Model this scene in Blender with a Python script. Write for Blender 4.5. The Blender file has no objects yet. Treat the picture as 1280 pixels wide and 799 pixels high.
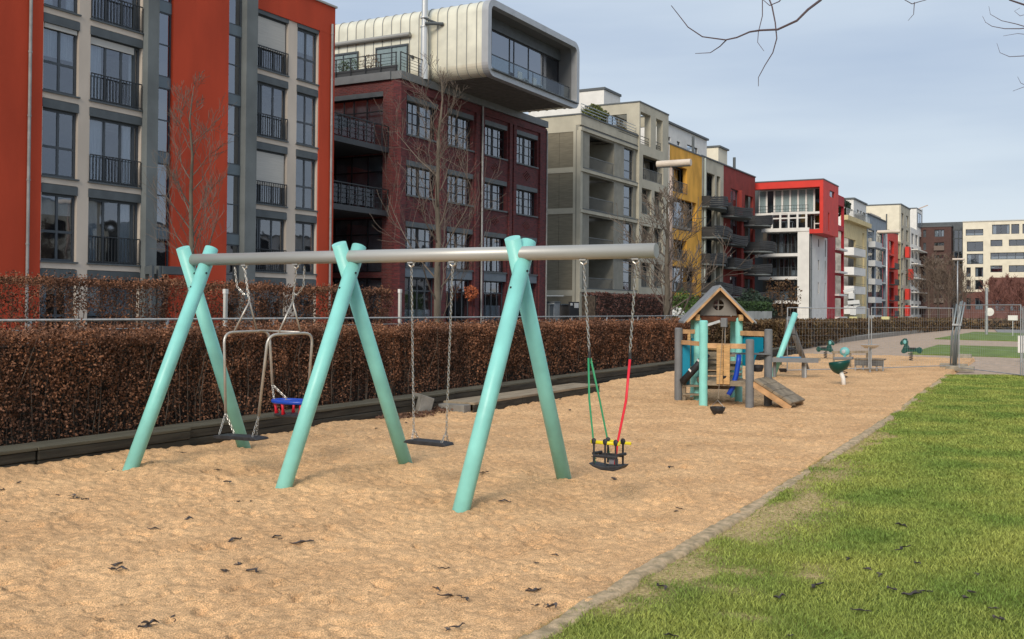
import bpy, math, random
import numpy as np
from mathutils import Vector, Matrix
S = bpy.context.scene
COL = S.collection
R = math.radians
random.seed(4)
# ------------------------------------------------------------------ camera (solved from the vanishing points)
FPX, CX, CY, W, H = 1311.512, 640.0, 366.631, 1280.0, 799.0
YAW, PITCH, ROLL, CAMZ = 0.504247, 0.0132707, 0.00825341, 1.9
f0 = Vector((-math.sin(YAW), math.cos(YAW), 0)); r0 = Vector((math.cos(YAW), math.sin(YAW), 0)); u0 = Vector((0, 0, 1))
fw = f0*math.cos(PITCH)+u0*math.sin(PITCH); up = r0.cross(fw)
rt = r0*math.cos(ROLL)+up*math.sin(ROLL); up = up*math.cos(ROLL)-r0*math.sin(ROLL)
cd = bpy.data.cameras.new('camera'); cam = bpy.data.objects.new('camera', cd); COL.objects.link(cam)
M = Matrix((( rt.x, up.x, -fw.x, 0), (rt.y, up.y, -fw.y, 0), (rt.z, up.z, -fw.z, CAMZ), (0, 0, 0, 1)))
cam.matrix_world = M
cd.sensor_width = 36; cd.sensor_fit = 'HORIZONTAL'; cd.lens = FPX/W*36
cd.shift_y = (CY-H/2)/W; cd.clip_start = .1; cd.clip_end = 3000
S.camera = cam
CAM = Vector((0, 0, CAMZ))
def ray(px, py): return rt*((px-CX)/FPX)-up*((py-CY)/FPX)+fw
def on_x(px, py, X=-32.0): v = ray(px, py); return CAM+v*(X/v.x)
def on_y(px, py, Y): v = ray(px, py); return CAM+v*(Y/v.y)
def on_z(px, py, z=0.0): v = ray(px, py); return CAM+v*((z-CAMZ)/v.z)
def Yf(px, X=-32.0, py=300): return on_x(px, py, X).y
def Zf(px, py, X=-32.0): return on_x(px, py, X).z

# ------------------------------------------------------------------ materials
MATS = {}
def mat(name, col, rough=.8, ns=0, na=0., bump=0., bs=40., metal=0., col2=None, stretch=(1, 1, 1), spec=.4, island=0.):
    if name in MATS: return MATS[name]
    m = bpy.data.materials.new(name); m.use_nodes = True; nt = m.node_tree; N = nt.nodes; L = nt.links
    b = N['Principled BSDF']; b.inputs['Base Color'].default_value = (*col, 1); b.inputs['Roughness'].default_value = rough
    b.inputs['Metallic'].default_value = metal; b.inputs['Specular IOR Level'].default_value = spec
    g = N.new('ShaderNodeNewGeometry'); mp = N.new('ShaderNodeMapping'); mp.inputs['Scale'].default_value = stretch
    L.new(g.outputs['Position'], mp.inputs['Vector'])
    last = None
    if ns:
        n = N.new('ShaderNodeTexNoise'); n.inputs['Scale'].default_value = ns; n.inputs['Detail'].default_value = 6
        L.new(mp.outputs[0], n.inputs['Vector'])
        mx = N.new('ShaderNodeMix'); mx.data_type = 'RGBA'
        c2 = col2 or tuple(c*(1-na) for c in col); c1 = col if col2 else tuple(min(1, c*(1+na)) for c in col)
        mx.inputs[6].default_value = (*c1, 1); mx.inputs[7].default_value = (*c2, 1)
        r = N.new('ShaderNodeMapRange'); r.inputs[1].default_value = .35; r.inputs[2].default_value = .65
        L.new(n.outputs['Fac'], r.inputs[0]); L.new(r.outputs[0], mx.inputs[0]); last = mx.outputs[2]
    if island:
        gi = N.new('ShaderNodeNewGeometry'); r2 = N.new('ShaderNodeMapRange'); r2.inputs[3].default_value = 1-island; r2.inputs[4].default_value = 1+island
        L.new(gi.outputs['Random Per Island'], r2.inputs[0])
        vm = N.new('ShaderNodeVectorMath'); vm.operation = 'SCALE'
        if last: L.new(last, vm.inputs[0])
        else: vm.inputs[0].default_value = col
        L.new(r2.outputs[0], vm.inputs['Scale']); last = vm.outputs[0]
    if last: L.new(last, b.inputs['Base Color'])
    if bump:
        n2 = N.new('ShaderNodeTexNoise'); n2.inputs['Scale'].default_value = bs; n2.inputs['Detail'].default_value = 5
        L.new(mp.outputs[0], n2.inputs['Vector'])
        bp = N.new('ShaderNodeBump'); bp.inputs['Strength'].default_value = bump; bp.inputs['Distance'].default_value = .02
        L.new(n2.outputs['Fac'], bp.inputs['Height']); L.new(bp.outputs[0], b.inputs['Normal'])
    MATS[name] = m; return m
def glass_mat(name, tint=(.72, .77, .82), ior=1.75, rough=.02, wob=.12):
    m = bpy.data.materials.new(name); m.use_nodes = True; nt = m.node_tree; N = nt.nodes; L = nt.links; N.clear()
    o = N.new('ShaderNodeOutputMaterial'); t = N.new('ShaderNodeBsdfTransparent'); t.inputs[0].default_value = (*tint, 1)
    g = N.new('ShaderNodeBsdfGlossy'); g.inputs['Roughness'].default_value = rough; g.inputs[0].default_value = (.9, .93, 1, 1)
    fr = N.new('ShaderNodeFresnel'); fr.inputs['IOR'].default_value = ior
    tc = N.new('ShaderNodeNewGeometry'); n = N.new('ShaderNodeTexNoise'); n.inputs['Scale'].default_value = .8
    L.new(tc.outputs['Position'], n.inputs['Vector']); bp = N.new('ShaderNodeBump'); bp.inputs['Strength'].default_value = wob; bp.inputs['Distance'].default_value = .05
    L.new(n.outputs['Fac'], bp.inputs['Height']); L.new(bp.outputs[0], g.inputs['Normal'])
    ad = N.new('ShaderNodeMath'); ad.operation = 'ADD'; ad.inputs[1].default_value = .12 if wob > .05 else .02; L.new(fr.outputs[0], ad.inputs[0])
    nb = N.new('ShaderNodeMath'); nb.operation = 'SUBTRACT'; nb.inputs[0].default_value = 1.; L.new(tc.outputs['Backfacing'], nb.inputs[1]); mu = N.new('ShaderNodeMath'); mu.operation = 'MULTIPLY'; L.new(ad.outputs[0], mu.inputs[0]); L.new(nb.outputs[0], mu.inputs[1])
    mx = N.new('ShaderNodeMixShader'); L.new(mu.outputs[0], mx.inputs[0]); L.new(t.outputs[0], mx.inputs[1]); L.new(g.outputs[0], mx.inputs[2])
    L.new(mx.outputs[0], o.inputs[0]); return m
def brick_mat(name, c1, c2, mortar, sc=1.0, bump=.35):
    m = bpy.data.materials.new(name); m.use_nodes = True; nt = m.node_tree; N = nt.nodes; L = nt.links; b = N['Principled BSDF']
    g = N.new('ShaderNodeNewGeometry'); sx = N.new('ShaderNodeSeparateXYZ'); L.new(g.outputs['Position'], sx.inputs[0])
    ad = N.new('ShaderNodeMath'); L.new(sx.outputs[0], ad.inputs[0]); L.new(sx.outputs[1], ad.inputs[1])
    cb = N.new('ShaderNodeCombineXYZ'); L.new(ad.outputs[0], cb.inputs[0]); L.new(sx.outputs[2], cb.inputs[1])
    bt = N.new('ShaderNodeTexBrick'); L.new(cb.outputs[0], bt.inputs['Vector'])
    bt.inputs['Scale'].default_value = sc; bt.inputs['Brick Width'].default_value = .26; bt.inputs['Row Height'].default_value = .083
    bt.inputs['Mortar Size'].default_value = .008; bt.inputs['Color1'].default_value = (*c1, 1); bt.inputs['Color2'].default_value = (*c2, 1); bt.inputs['Mortar'].default_value = (*mortar, 1)
    n = N.new('ShaderNodeTexNoise'); n.inputs['Scale'].default_value = .7; n.inputs['Detail'].default_value = 4; L.new(g.outputs['Position'], n.inputs['Vector'])
    r = N.new('ShaderNodeMapRange'); r.inputs[3].default_value = .75; r.inputs[4].default_value = 1.25; L.new(n.outputs['Fac'], r.inputs[0])
    vm = N.new('ShaderNodeVectorMath'); vm.operation = 'SCALE'; L.new(bt.outputs['Color'], vm.inputs[0]); L.new(r.outputs[0], vm.inputs['Scale'])
    L.new(vm.outputs[0], b.inputs['Base Color']); b.inputs['Roughness'].default_value = .8
    bp = N.new('ShaderNodeBump'); bp.inputs['Strength'].default_value = bump; bp.inputs['Distance'].default_value = .01; bp.invert = True
    L.new(bt.outputs['Fac'], bp.inputs['Height']); L.new(bp.outputs[0], b.inputs['Normal'])
    MATS[name] = m; return m
RED = mat('red_render', (.50, .060, .022), .85, .6, .13, .25, 60, stretch=(1, 1, .35))
BEIGE = mat('beige_render', (.60, .515, .43), .85, .7, .10, .15, 50, stretch=(1, 1, .4))
GREYC = mat('grey_render', (.15, .165, .165), .8, .8, .15, .15, 50)
GREYD = mat('dark_grey_metal', (.085, .098, .105), .5, 2, .12)
FRAME = mat('window_frame_grey', (.06, .072, .085), .45)
FRAMEK = mat('window_frame_black', (.018, .018, .02), .5)
FRAMEW = mat('window_frame_white', (.72, .70, .66), .5)
SPAN = mat('spandrel_blue_grey', (.13, .165, .19), .35)
CURT = mat('curtain_white', (.62, .60, .56), .9, 6, .12, stretch=(4, 4, .2))
SHUT = mat('roller_shutter', (.52, .50, .46), .6, 9, .06, stretch=(.1, .1, 3))
INTER = mat('interior', (.36, .34, .31), .9, .9, .35)
GALV = mat('galvanised', (.42, .44, .45), .45, 8, .12, metal=.6)
ZINC = mat('zinc_pipe', (.30, .30, .29), .5, 3, .15, metal=.3)
BRICK = brick_mat('brick_red', (.15, .023, .025), (.066, .012, .015), (.075, .04, .04))
BRICKS = brick_mat('brick_pier', (.15, .026, .022), (.08, .015, .015), (.12, .08, .075))
BRBR = brick_mat('brick_brown', (.10, .045, .035), (.07, .03, .025), (.07, .05, .045), sc=1.0)
SILV = mat('silver_cladding', (.84, .80, .64), .36, 1.2, .10, metal=.4)
SILVF = mat('silver_frame', (.42, .43, .44), .4, 1.5, .06, metal=.3)
SOFF = mat('soffit', (.13, .12, .11), .7, 3, .2)
CREAMG = mat('greige_render', (.47, .435, .345), .85, .8, .10, .1, 50)
CREAM = mat('cream_render', (.74, .68, .54), .85, .8, .07)
SHD = mat('olive_shutter', (.20, .175, .125), .7, 5, .12, stretch=(.3, .3, 2))
PANEL = mat('taupe_panel', (.27, .255, .21), .7, 1.5, .1)
OCHRE = mat('ochre_render', (.72, .37, .06), .85, 1.2, .18, stretch=(1, 1, .5))
DKRED = mat('dark_red_render', (.24, .035, .028), .85, 1, .15)
BRED = mat('bright_red_cladding', (.62, .035, .022), .6, 1, .08)
CRIM = mat('crimson_render', (.42, .02, .03), .7, 1, .1)
WHITE = mat('white_render', (.74, .72, .68), .8, 1.2, .06)
PALE = mat('pale_yellow_render', (.62, .50, .27), .8, 1.2, .08)
BLUEG = mat('blue_grey_render', (.26, .30, .34), .7, 1.2, .1)
RAIL = mat('rail_dark', (.028, .032, .036), .5)
WAVE = mat('balcony_dark_slats', (.032, .033, .035), .55, 1.6, .35, stretch=(.3, .3, 9))
GLASS = glass_mat('window_glass'); GLASSD = glass_mat('window_glass_dark', (.25, .28, .31), 1.7)
GLASSR = glass_mat('stair_glass', (.2, .22, .26), 2.3)
GLASSB = glass_mat('balcony_glass', (.78, .84, .86), 1.35, wob=.02)
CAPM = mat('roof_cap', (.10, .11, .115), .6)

# ------------------------------------------------------------------ mesh builder
ORG = {}
class MB:
    def __init__(s): s.v = []; s.f = []
    def box(s, x0, x1, y0, y1, z0, z1):
        if x0 > x1: x0, x1 = x1, x0
        if y0 > y1: y0, y1 = y1, y0
        if z0 > z1: z0, z1 = z1, z0
        n = len(s.v)
        s.v += [(x0,y0,z0),(x1,y0,z0),(x1,y1,z0),(x0,y1,z0),(x0,y0,z1),(x1,y0,z1),(x1,y1,z1),(x0,y1,z1)]
        s.f += [(n,n+3,n+2,n+1),(n+4,n+5,n+6,n+7),(n,n+1,n+5,n+4),(n+1,n+2,n+6,n+5),(n+2,n+3,n+7,n+6),(n+3,n,n+4,n+7)]
        return s
    def obox(s, c, ax, ay, az):
        c = Vector(c); ax = Vector(ax); ay = Vector(ay); az = Vector(az); n = len(s.v)
        for k in ((-1,-1,-1),(1,-1,-1),(1,1,-1),(-1,1,-1),(-1,-1,1),(1,-1,1),(1,1,1),(-1,1,1)):
            s.v.append(tuple(c+ax*k[0]+ay*k[1]+az*k[2]))
        s.f += [(n,n+3,n+2,n+1),(n+4,n+5,n+6,n+7),(n,n+1,n+5,n+4),(n+1,n+2,n+6,n+5),(n+2,n+3,n+7,n+6),(n+3,n,n+4,n+7)]
        return s
    def beam(s, a, b, w, h, upv=(0, 0, 1)):
        a = Vector(a); b = Vector(b); d = b-a; t = d.normalized(); sd = t.cross(Vector(upv))
        if sd.length < 1e-4: sd = t.cross(Vector((0, 1, 0)))
        sd.normalize(); u = sd.cross(t)
        return s.obox((a+b)/2, d/2, sd*w/2, u*h/2)
    def tube(s, pts, r, n=8, caps=True, closed=False):
        pts = [Vector(p) for p in pts]; k = len(pts)
        rs = r if isinstance(r, (list, tuple)) else [r]*k
        prev = None; base = len(s.v)
        for i, p in enumerate(pts):
            if closed: t = (pts[(i+1) % k]-pts[i-1])
            else: t = (pts[min(i+1, k-1)]-pts[max(i-1, 0)])
            t.normalize()
            if prev is None:
                a = Vector((0, 0, 1)) if abs(t.z) < .9 else Vector((1, 0, 0))
                prev = t.cross(a).normalized()
            else:
                prev = (prev-t*prev.dot(t))
                if prev.length < 1e-5: prev = t.cross(Vector((.3, .5, .8)))
                prev.normalize()
            q = t.cross(prev)
            for j in range(n):
                an = 2*math.pi*j/n
                s.v.append(tuple(p+(prev*math.cos(an)+q*math.sin(an))*rs[i]))
        for i in range(k if closed else k-1):
            i2 = (i+1) % k
            for j in range(n):
                j2 = (j+1) % n
                s.f.append((base+i*n+j, base+i*n+j2, base+i2*n+j2, base+i2*n+j))
        if caps and not closed:
            s.f.append(tuple(base+j for j in reversed(range(n)))); s.f.append(tuple(base+(k-1)*n+j for j in range(n)))
        return s
    def prism(s, poly, axis, a0, a1):
        # poly: list of 2D points, extruded along axis ('x','y','z')
        n = len(s.v); k = len(poly)
        for a in (a0, a1):
            for p, q in poly:
                s.v.append({'x': (a, p, q), 'y': (p, a, q), 'z': (p, q, a)}[axis])
        s.f.append(tuple(n+i for i in range(k))); s.f.append(tuple(n+k+i for i in reversed(range(k))))
        for i in range(k): j = (i+1) % k; s.f.append((n+i, n+k+i, n+k+j, n+j))
        return s
    def lathe(s, c, prof, n=20, axis=(0, 0, 1)):
        c = Vector(c); base = len(s.v)
        for r_, z_ in prof:
            for j in range(n):
                a = 2*math.pi*j/n; s.v.append((c.x+r_*math.cos(a), c.y+r_*math.sin(a), c.z+z_))
        for i in range(len(prof)-1):
            for j in range(n):
                j2 = (j+1) % n; s.f.append((base+i*n+j, base+i*n+j2, base+(i+1)*n+j2, base+(i+1)*n+j))
        return s
    def ball(s, c, r, n=10, sc=(1, 1, 1)):
        c = Vector(c); base = len(s.v); m = n//2+1
        for i in range(m+1):
            th = math.pi*i/m
            for j in range(n):
                a = 2*math.pi*j/n
                s.v.append((c.x+r*sc[0]*math.sin(th)*math.cos(a), c.y+r*sc[1]*math.sin(th)*math.sin(a), c.z+r*sc[2]*math.cos(th)))
        for i in range(m):
            for j in range(n):
                j2 = (j+1) % n; s.f.append((base+i*n+j, base+(i+1)*n+j, base+(i+1)*n+j2, base+i*n+j2))
        return s
    def quad(s, a, b, c, d):
        n = len(s.v); s.v += [tuple(a), tuple(b), tuple(c), tuple(d)]; s.f.append((n, n+1, n+2, n+3)); return s
    def build(s, name, m, parent=None, smooth=False, bevel=0, **tags):
        me = bpy.data.meshes.new(name); me.from_pydata(s.v, [], s.f); me.update()
        if m: me.materials.append(m)
        if smooth: me.polygons.foreach_set('use_smooth', [True]*len(me.polygons))
        return link(name, me, parent, bevel, smooth, **tags)
def link(name, me, parent=None, bevel=0, smooth=False, **tags):
    o = bpy.data.objects.new(name, me); COL.objects.link(o)
    if parent is not None:
        o.parent = parent; po = ORG.get(parent.name, Vector((0, 0, 0))); o.location = -po
    ORG[o.name] = Vector((0, 0, 0))
    if bevel:
        b = o.modifiers.new('bevel', 'BEVEL'); b.width = bevel; b.segments = 2; b.limit_method = 'ANGLE'
    for k, v in tags.items(): o[{'cat': 'category'}.get(k, k)] = v
    return o
def thing(name, label, cat, loc=(0, 0, 0), group=None):
    o = bpy.data.objects.new(name, None); COL.objects.link(o); o.location = loc; ORG[o.name] = Vector(loc)
    o.empty_display_size = .3
    o['label'] = label; o['category'] = cat
    if group: o['group'] = group
    return o
def npmesh(name, V, F, m, parent=None, smooth=False, **tags):
    me = bpy.data.meshes.new(name); V = np.asarray(V, np.float32); F = np.asarray(F, np.int32); k = F.shape[1]
    me.vertices.add(len(V)); me.vertices.foreach_set('co', V.ravel())
    me.loops.add(F.size); me.loops.foreach_set('vertex_index', F.ravel())
    me.polygons.add(len(F)); me.polygons.foreach_set('loop_start', np.arange(0, F.size, k, dtype=np.int32))
    me.polygons.foreach_set('loop_total', np.full(len(F), k, dtype=np.int32))
    if smooth: me.polygons.foreach_set('use_smooth', np.ones(len(F), bool))
    me.update(calc_edges=True); me.materials.append(m)
    return link(name, me, parent, **tags)
def copy_tree(o, parent=None, loc=None, **tags):
    c = o.copy(); COL.objects.link(c)
    if parent is not None: c.parent = parent
    for ch in [k for k in bpy.data.objects if k.parent == o]: copy_tree(ch, c)
    if loc is not None: c.location = loc
    for k, v in tags.items(): c[{'cat': 'category'}.get(k, k)] = v
    return c

# ------------------------------------------------------------------ facade helpers
class Fr:                      # a facade plane: ('x', X0) looks to +X, ('y', Y0) looks to -Y
    def __init__(s, kind, p): s.k = kind; s.p = p
    def box(s, mb, a0, a1, z0, z1, d0, d1):
        if s.k == 'x': mb.box(s.p+d0, s.p+d1, a0, a1, z0, z1)
        elif s.k == 'w': mb.box(s.p-d0, s.p-d1, a0, a1, z0, z1)
        else: mb.box(a0, a1, s.p-d0, s.p-d1, z0, z1)
        return mb
    def pt(s, a, z, d): return (s.p+d, a, z) if s.k == 'x' else (a, s.p-d, z)
def wall(mb, fr, a0, a1, z0, z1, holes=(), d0=-.3, d1=0.):
    A = sorted({a0, a1, *[min(max(h[0], a0), a1) for h in holes], *[min(max(h[1], a0), a1) for h in holes]})
    Z = sorted({z0, z1, *[min(max(h[2], z0), z1) for h in holes], *[min(max(h[3], z0), z1) for h in holes]})
    for i in range(len(Z)-1):
        if Z[i+1]-Z[i] < 1e-4: continue
        zc = (Z[i]+Z[i+1])/2; run = None
        for j in range(len(A)-1):
            ac = (A[j]+A[j+1])/2
            inh = any(h[0] < ac < h[1] and h[2] < zc < h[3] for h in holes)
            if not inh and run is None: run = A[j]
            if inh and run is not None: fr.box(mb, run, A[j], Z[i], Z[i+1], d0, d1); run = None
        if run is not None: fr.box(mb, run, A[-1], Z[i], Z[i+1], d0, d1)
    return mb
def window(par, fr, a0, a1, z0, z1, d=-.18, cols=(.5,), rows=(), fm=None, gm=None, w=.07, curtain=None, label=None, name='window'):
    fm = fm or FRAME; gm = gm or GLASS; mb = MB(); D0, D1 = d-.06, d
    fr.box(mb, a0, a0+w, z0, z1, D0, D1); fr.box(mb, a1-w, a1, z0, z1, D0, D1)
    fr.box(mb, a0+w, a1-w, z0, z0+w, D0, D1); fr.box(mb, a0+w, a1-w, z1-w, z1, D0, D1)
    for c in cols:
        a = a0+(a1-a0)*c; fr.box(mb, a-w*.5, a+w*.5, z0+w, z1-w, D0, D1-.008)
    for r in rows:
        z = z0+(z1-z0)*r; fr.box(mb, a0+w, a1-w, z-w*.5, z+w*.5, D0, D1-.014)
    f = mb.build(name, fm, par)
    if label: f['label'] = label
    g = MB(); fr.box(g, a0+w, a1-w, z0+w, z1-w, d-.045, d-.035); g.build('pane', gm, f)
    if curtain is None: curtain = random.random() < .6
    if curtain:
        c = MB(); A0, A1 = a0+w, a1-w; wd = A1-A0; t = random.random()
        if curtain == 'full': fr.box(c, A0, A1, z0+w, z1-w, d-.16, d-.12)
        elif t < .4: fr.box(c, A0, A0+wd*random.uniform(.2, .35), z0+.05, z1-w, d-.16, d-.12); fr.box(c, A1-wd*random.uniform(.12, .3), A1, z0+.05, z1-w, d-.16, d-.12)
        elif t < .7: fr.box(c, A0, A1, z1-(z1-z0)*random.uniform(.2, .6), z1-w, d-.16, d-.12)
        else: fr.box(c, A0, A1, z0+w, z0+(z1-z0)*random.uniform(.3, .5), d-.16, d-.12)
        c.build('curtain', CURT, f)
    return f
def railing(par, fr, a0, a1, z0, h, d, sp=.12, m=None, name='railing', rails=(1.,), th=.02, returns=0):
    mb = MB(); m = m or RAIL
    for q in rails: fr.box(mb, a0, a1, z0+h*q-.04, z0+h*q, d-.02, d+.02)
    fr.box(mb, a0, a1, z0+.05, z0+.08, d-.015, d+.015)
    n = max(1, int((a1-a0)/sp)) if sp else 0
    for i in range(n+1):
        a = a0+(a1-a0)*i/max(1, n); fr.box(mb, a-th/2, a+th/2, z0, z0+h-.04, d-th/2, d+th/2)
    if returns:
        for a in (a0, a1): fr.box(mb, a-.02, a+.02, z0+h-.04, z0+h, d-returns, d-.02)
    return mb.build(name, m, par)
def interior(par, fr, a0, a1, z0, z1, levels, depth=4., d0=-.32, m=None):
    mb = MB(); fr.box(mb, a0, a1, z0, z1, -depth-.2, -depth)
    for z in levels: fr.box(mb, a0, a1, z-.22, z, -depth, d0)
    n = max(1, int((a1-a0)/4))
    for i in range(n+1):
        a = a0+(a1-a0)*i/n; a = min(max(a, a0+.06), a1-.06)
        for j, z in enumerate(levels[:-1]): fr.box(mb, a-.05, a+.05, z+.01, levels[j+1]-.23, -depth+.01, d0-.4)
    return mb.build('interior', m or INTER, par)
def pipe(par, x, y, z0, z1, r=.05, m=None, name='downpipe'):
    mb = MB().tube([(x, y, z0), (x, y, z1)], r, 10)
    z = z0+1.5
    while z < z1: mb.tube([(x, y, z), (x, y, z+.06)], r*1.25, 10); z += 2.2
    return mb.build(name, m or ZINC, par, smooth=False)
SF = Fr('x', -32.0)
# =================================================================== buildings
ST = 2.98
def hole(l): return l
# ---- 1 red apartment building ---------------------------------------------------
def red_building():
    B = thing('apartment_building', 'red rendered apartment block with beige window bays and French balconies, nearest on the left', 'building', (-32, 30, .2))
    fr = SF; y = lambda px: Yf(px)
    yA0, yA1, yB0, yB1 = y(51), y(95.5), y(110), y(174.5)
    yg0, yg1, yS0, yS1 = y(175.5), y(189.5), y(211.5), y(281)
    yh0, yh1 = y(299.5), y(313.5); yC0, yC1, yD0, yD1 = y(314.5), y(357.5), y(369), y(395)
    Z0 = 3.39-ST; K = [Z0+ST*k for k in range(7)]
    ztopR, ztopL = 16.25, 19.2
    # beige framework left (bays A, B) and right (C, D)
    mb = MB(); hs = []
    for z in K:
        hs += [(yA0, yA1, z, z+2.72), (yB0, yB1, z, z+2.72)]
    wall(mb, fr, y(49), yg0, .2, ztopL, hs); mb.build('beige_frame', BEIGE, B)
    mb = MB(); hs = []
    for z in K[:5]: hs += [(yC0, yC1, z, z+2.72), (yD0, yD1, z, z+2.72)]
    wall(mb, fr, yh1, y(396), .2, 14.98, [h for h in hs if h[3] < 16]); mb.build('beige_frame', BEIGE, B)
    # red walls
    mb = MB(); wall(mb, fr, 14, y(49), .2, ztopL, d1=.06)
    wall(mb, fr, yS0, yS1, .2, ztopL, d1=.10)
    wall(mb, fr, y(396), 40.0, .2, 14.9, d1=.06)
    fr.box(mb, yh1+.005, 40.0, 14.9, ztopR, -.3, .065)
    mb.box(-46, -32.3, 39.7, 40.0, .2, ztopR-.003); mb.build('red_wall', RED, B)
    mb = MB(); fr.box(mb, yh1-.05, 40.08, ztopR, ztopR+.09, -.5, .14); mb.box(-46, -32.5, 33, 40.08, ztopR-.1, ztopR+.08); mb.build('roof_edge', mat('roof_edge_light', (.38, .38, .36), .6), B)
    mb = MB(); mb.box(-46, -32.4, 14, yh1, ztopL-.1, ztopL+.2); mb.build('roof', CAPM, B)
    # grey columns
    for a, b in ((yg0+.003, yg1), (yh0, yh1-.003)):
        mb = MB(); wall(mb, fr, a, b, .2, ztopL+.01, d1=.28); mb.build('grey_column', GREYC, B)
    # lintels + sills
    for a, b, top in ((yA0, yA1, 7), (yB0, yB1, 7), (yC0, yC1, 5), (yD0, yD1, 5)):
        for z in K[:top]:
            mb = MB(); sl = MB()
            fr.box(mb, a-.02, b+.02, z+2.39, z+2.70, -.25, .02); mb.build('lintel', GREYD, B)
            fr.box(sl, a-.05, b+.05, z-.055, z, -.25, .06); sl.build('sill', GREYD, B)
    for k, z in enumerate(K):
        for (a, b, kind) in ((yA0, yA1, 0), (yB0, yB1, 1), (yC0, yC1, 2), (yD0, yD1, 3)):
            if kind >= 2 and k > 4: continue
            if k == 0 and kind in (0, 1): pass
            if kind in (0, 3):
                window(B, fr, a, b, z, z+2.39, d=-.12, cols=(.5,), rows=(.44,), w=.09)
            else:
                ap = a if kind == 1 else a
                window(B, fr, ap, b, z, z+2.39, d=-.14, cols=(.33, .64, .9) if kind == 1 else (.24, .3, .64), w=.09)
                railing(B, fr, a+.02, b-.02, z, 1.0, .03, sp=.14, th=.022)
                if (kind, k) in ((2, 4), (2, 2)):
                    s = MB(); fr.box(s, a+.09, b-.09, z+(.95 if k == 4 else .85), z+2.3, -.13, -.10)
                    for i in range(14): fr.box(s, a+.09, b-.09, z+1.0+i*.095, z+1.015+i*.095, -.10, -.094)
                    s.build('roller_shutter', SHUT, B)
                elif (kind, k) in ((1, 3), (0, 3), (1, 5)):
                    s = MB(); fr.box(s, a+.09, b-.3, z+2.08, z+2.34, -.13, -.10); s.build('roller_shutter', SHUT, B)
        if K.index(z) == 3:
            s = MB(); fr.box(s, yA0+.06, yA1-.06, z+2.22, z+2.38, -.1, -.04); s.build('roller_shutter', SHUT, B)
    # glazed strips beside the red slab
    for a, b in ((yg1, yS0), (yS1, yh0)):
        for k in range(-1, 6):
            z = 5.05+ST*k
            f = window(B, fr, a+.02, b-.02, max(.3, z-.15), z+2.4, d=-.02, cols=(), rows=(.5,), w=.05, gm=GLASSR, curtain=False)
            s = MB(); fr.box(s, a+.02, b-.02, z+2.4, z+ST-.15, -.25, .0); s.build('spandrel', SPAN, B)
    interior(B, fr, 14.2, 39.6, .2, 16.1, K[:6], depth=4.5)
    mb = MB(); mb.box(-46, -37.2, 14, 39.6, .2, 16.15); mb.build('core', GREYD, B)
    pipe(B, -31.87, y(31.5), .2, 19.2, .055); pipe(B, -31.86, y(410), .2, 15.4, .055)
    mb = MB(); fr.box(mb, yg1-.6, yS0+.4, 3.05, 3.35, .3, 1.3); fr.box(mb, yg1-.75, yg1-.62, .2, 3.35, 1.1, 1.25); fr.box(mb, yg1-1.1, yg1-.98, .2, 3.35, 1.1, 1.25); mb.build('entrance_canopy', GREYD, B)
red_building()

def glass_sky():
    return MATS.get('gs') or MATS.setdefault('gs', glass_mat('terrace_glass', (.5, .55, .6), 2.2))
DRYL = mat('dry_leaf', (.16, .10, .05), .8, island=.5); GRNL = mat('green_leaf', (.055, .085, .025), .7, island=.5); DKGL = mat('dark_evergreen_leaf', (.018, .035, .02), .7, island=.5)
RUSTL = mat('rust_leaf', (.16, .05, .025), .8, island=.5)
def leafball(name, label, cat, c, r, n, m, sc=(1, 1, 1), size=.09, group=None, base=None):
    rng = np.random.default_rng(int(abs(c[0]*31+c[1]*7+r*100)))
    d = rng.normal(size=(n, 3)); d /= np.linalg.norm(d, axis=1)[:, None]
    rad = r*(.45+.55*rng.random(n)**.5)*(1+.22*np.sin(d[:, 0]*5+c[1])*np.cos(d[:, 2]*6+c[0]))
    P = d*rad[:, None]*np.array(sc)+np.array(c)
    V, F = leaves(rng, P, size*r**.4)
    if cat:
        t = thing(name, label, cat, (c[0], c[1], c[2]-r*sc[2]), group)
        npmesh('foliage', V, F, m, t)
        MB().tube([(c[0], c[1], c[2]-r*sc[2]), (c[0]+.02, c[1], c[2]+r*.3*sc[2])], [max(.02, r*.07), .01], 6).build('stem', TWIG, t)
        return t
    return V, F
def leaves(rng, P, size):
    n = len(P); a = rng.normal(size=(n, 3)); a /= np.linalg.norm(a, axis=1)[:, None]
    b = rng.normal(size=(n, 3)); b -= (b*a).sum(1)[:, None]*a; b /= np.linalg.norm(b, axis=1)[:, None]
    s = size*(.6+.8*rng.random(n))[:, None]
    V = np.stack([P-a*s*.5, P+b*s*.32, P+a*s*.5, P-b*s*.32], 1).reshape(-1, 3)
    return V, np.arange(4*n).reshape(-1, 4)
TWIG = mat('twig', (.11, .085, .065), .9, island=.3); BARK = mat('bark', (.125, .105, .08), .9, 6, .35, .6, 30, stretch=(1, 1, .3))
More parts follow.
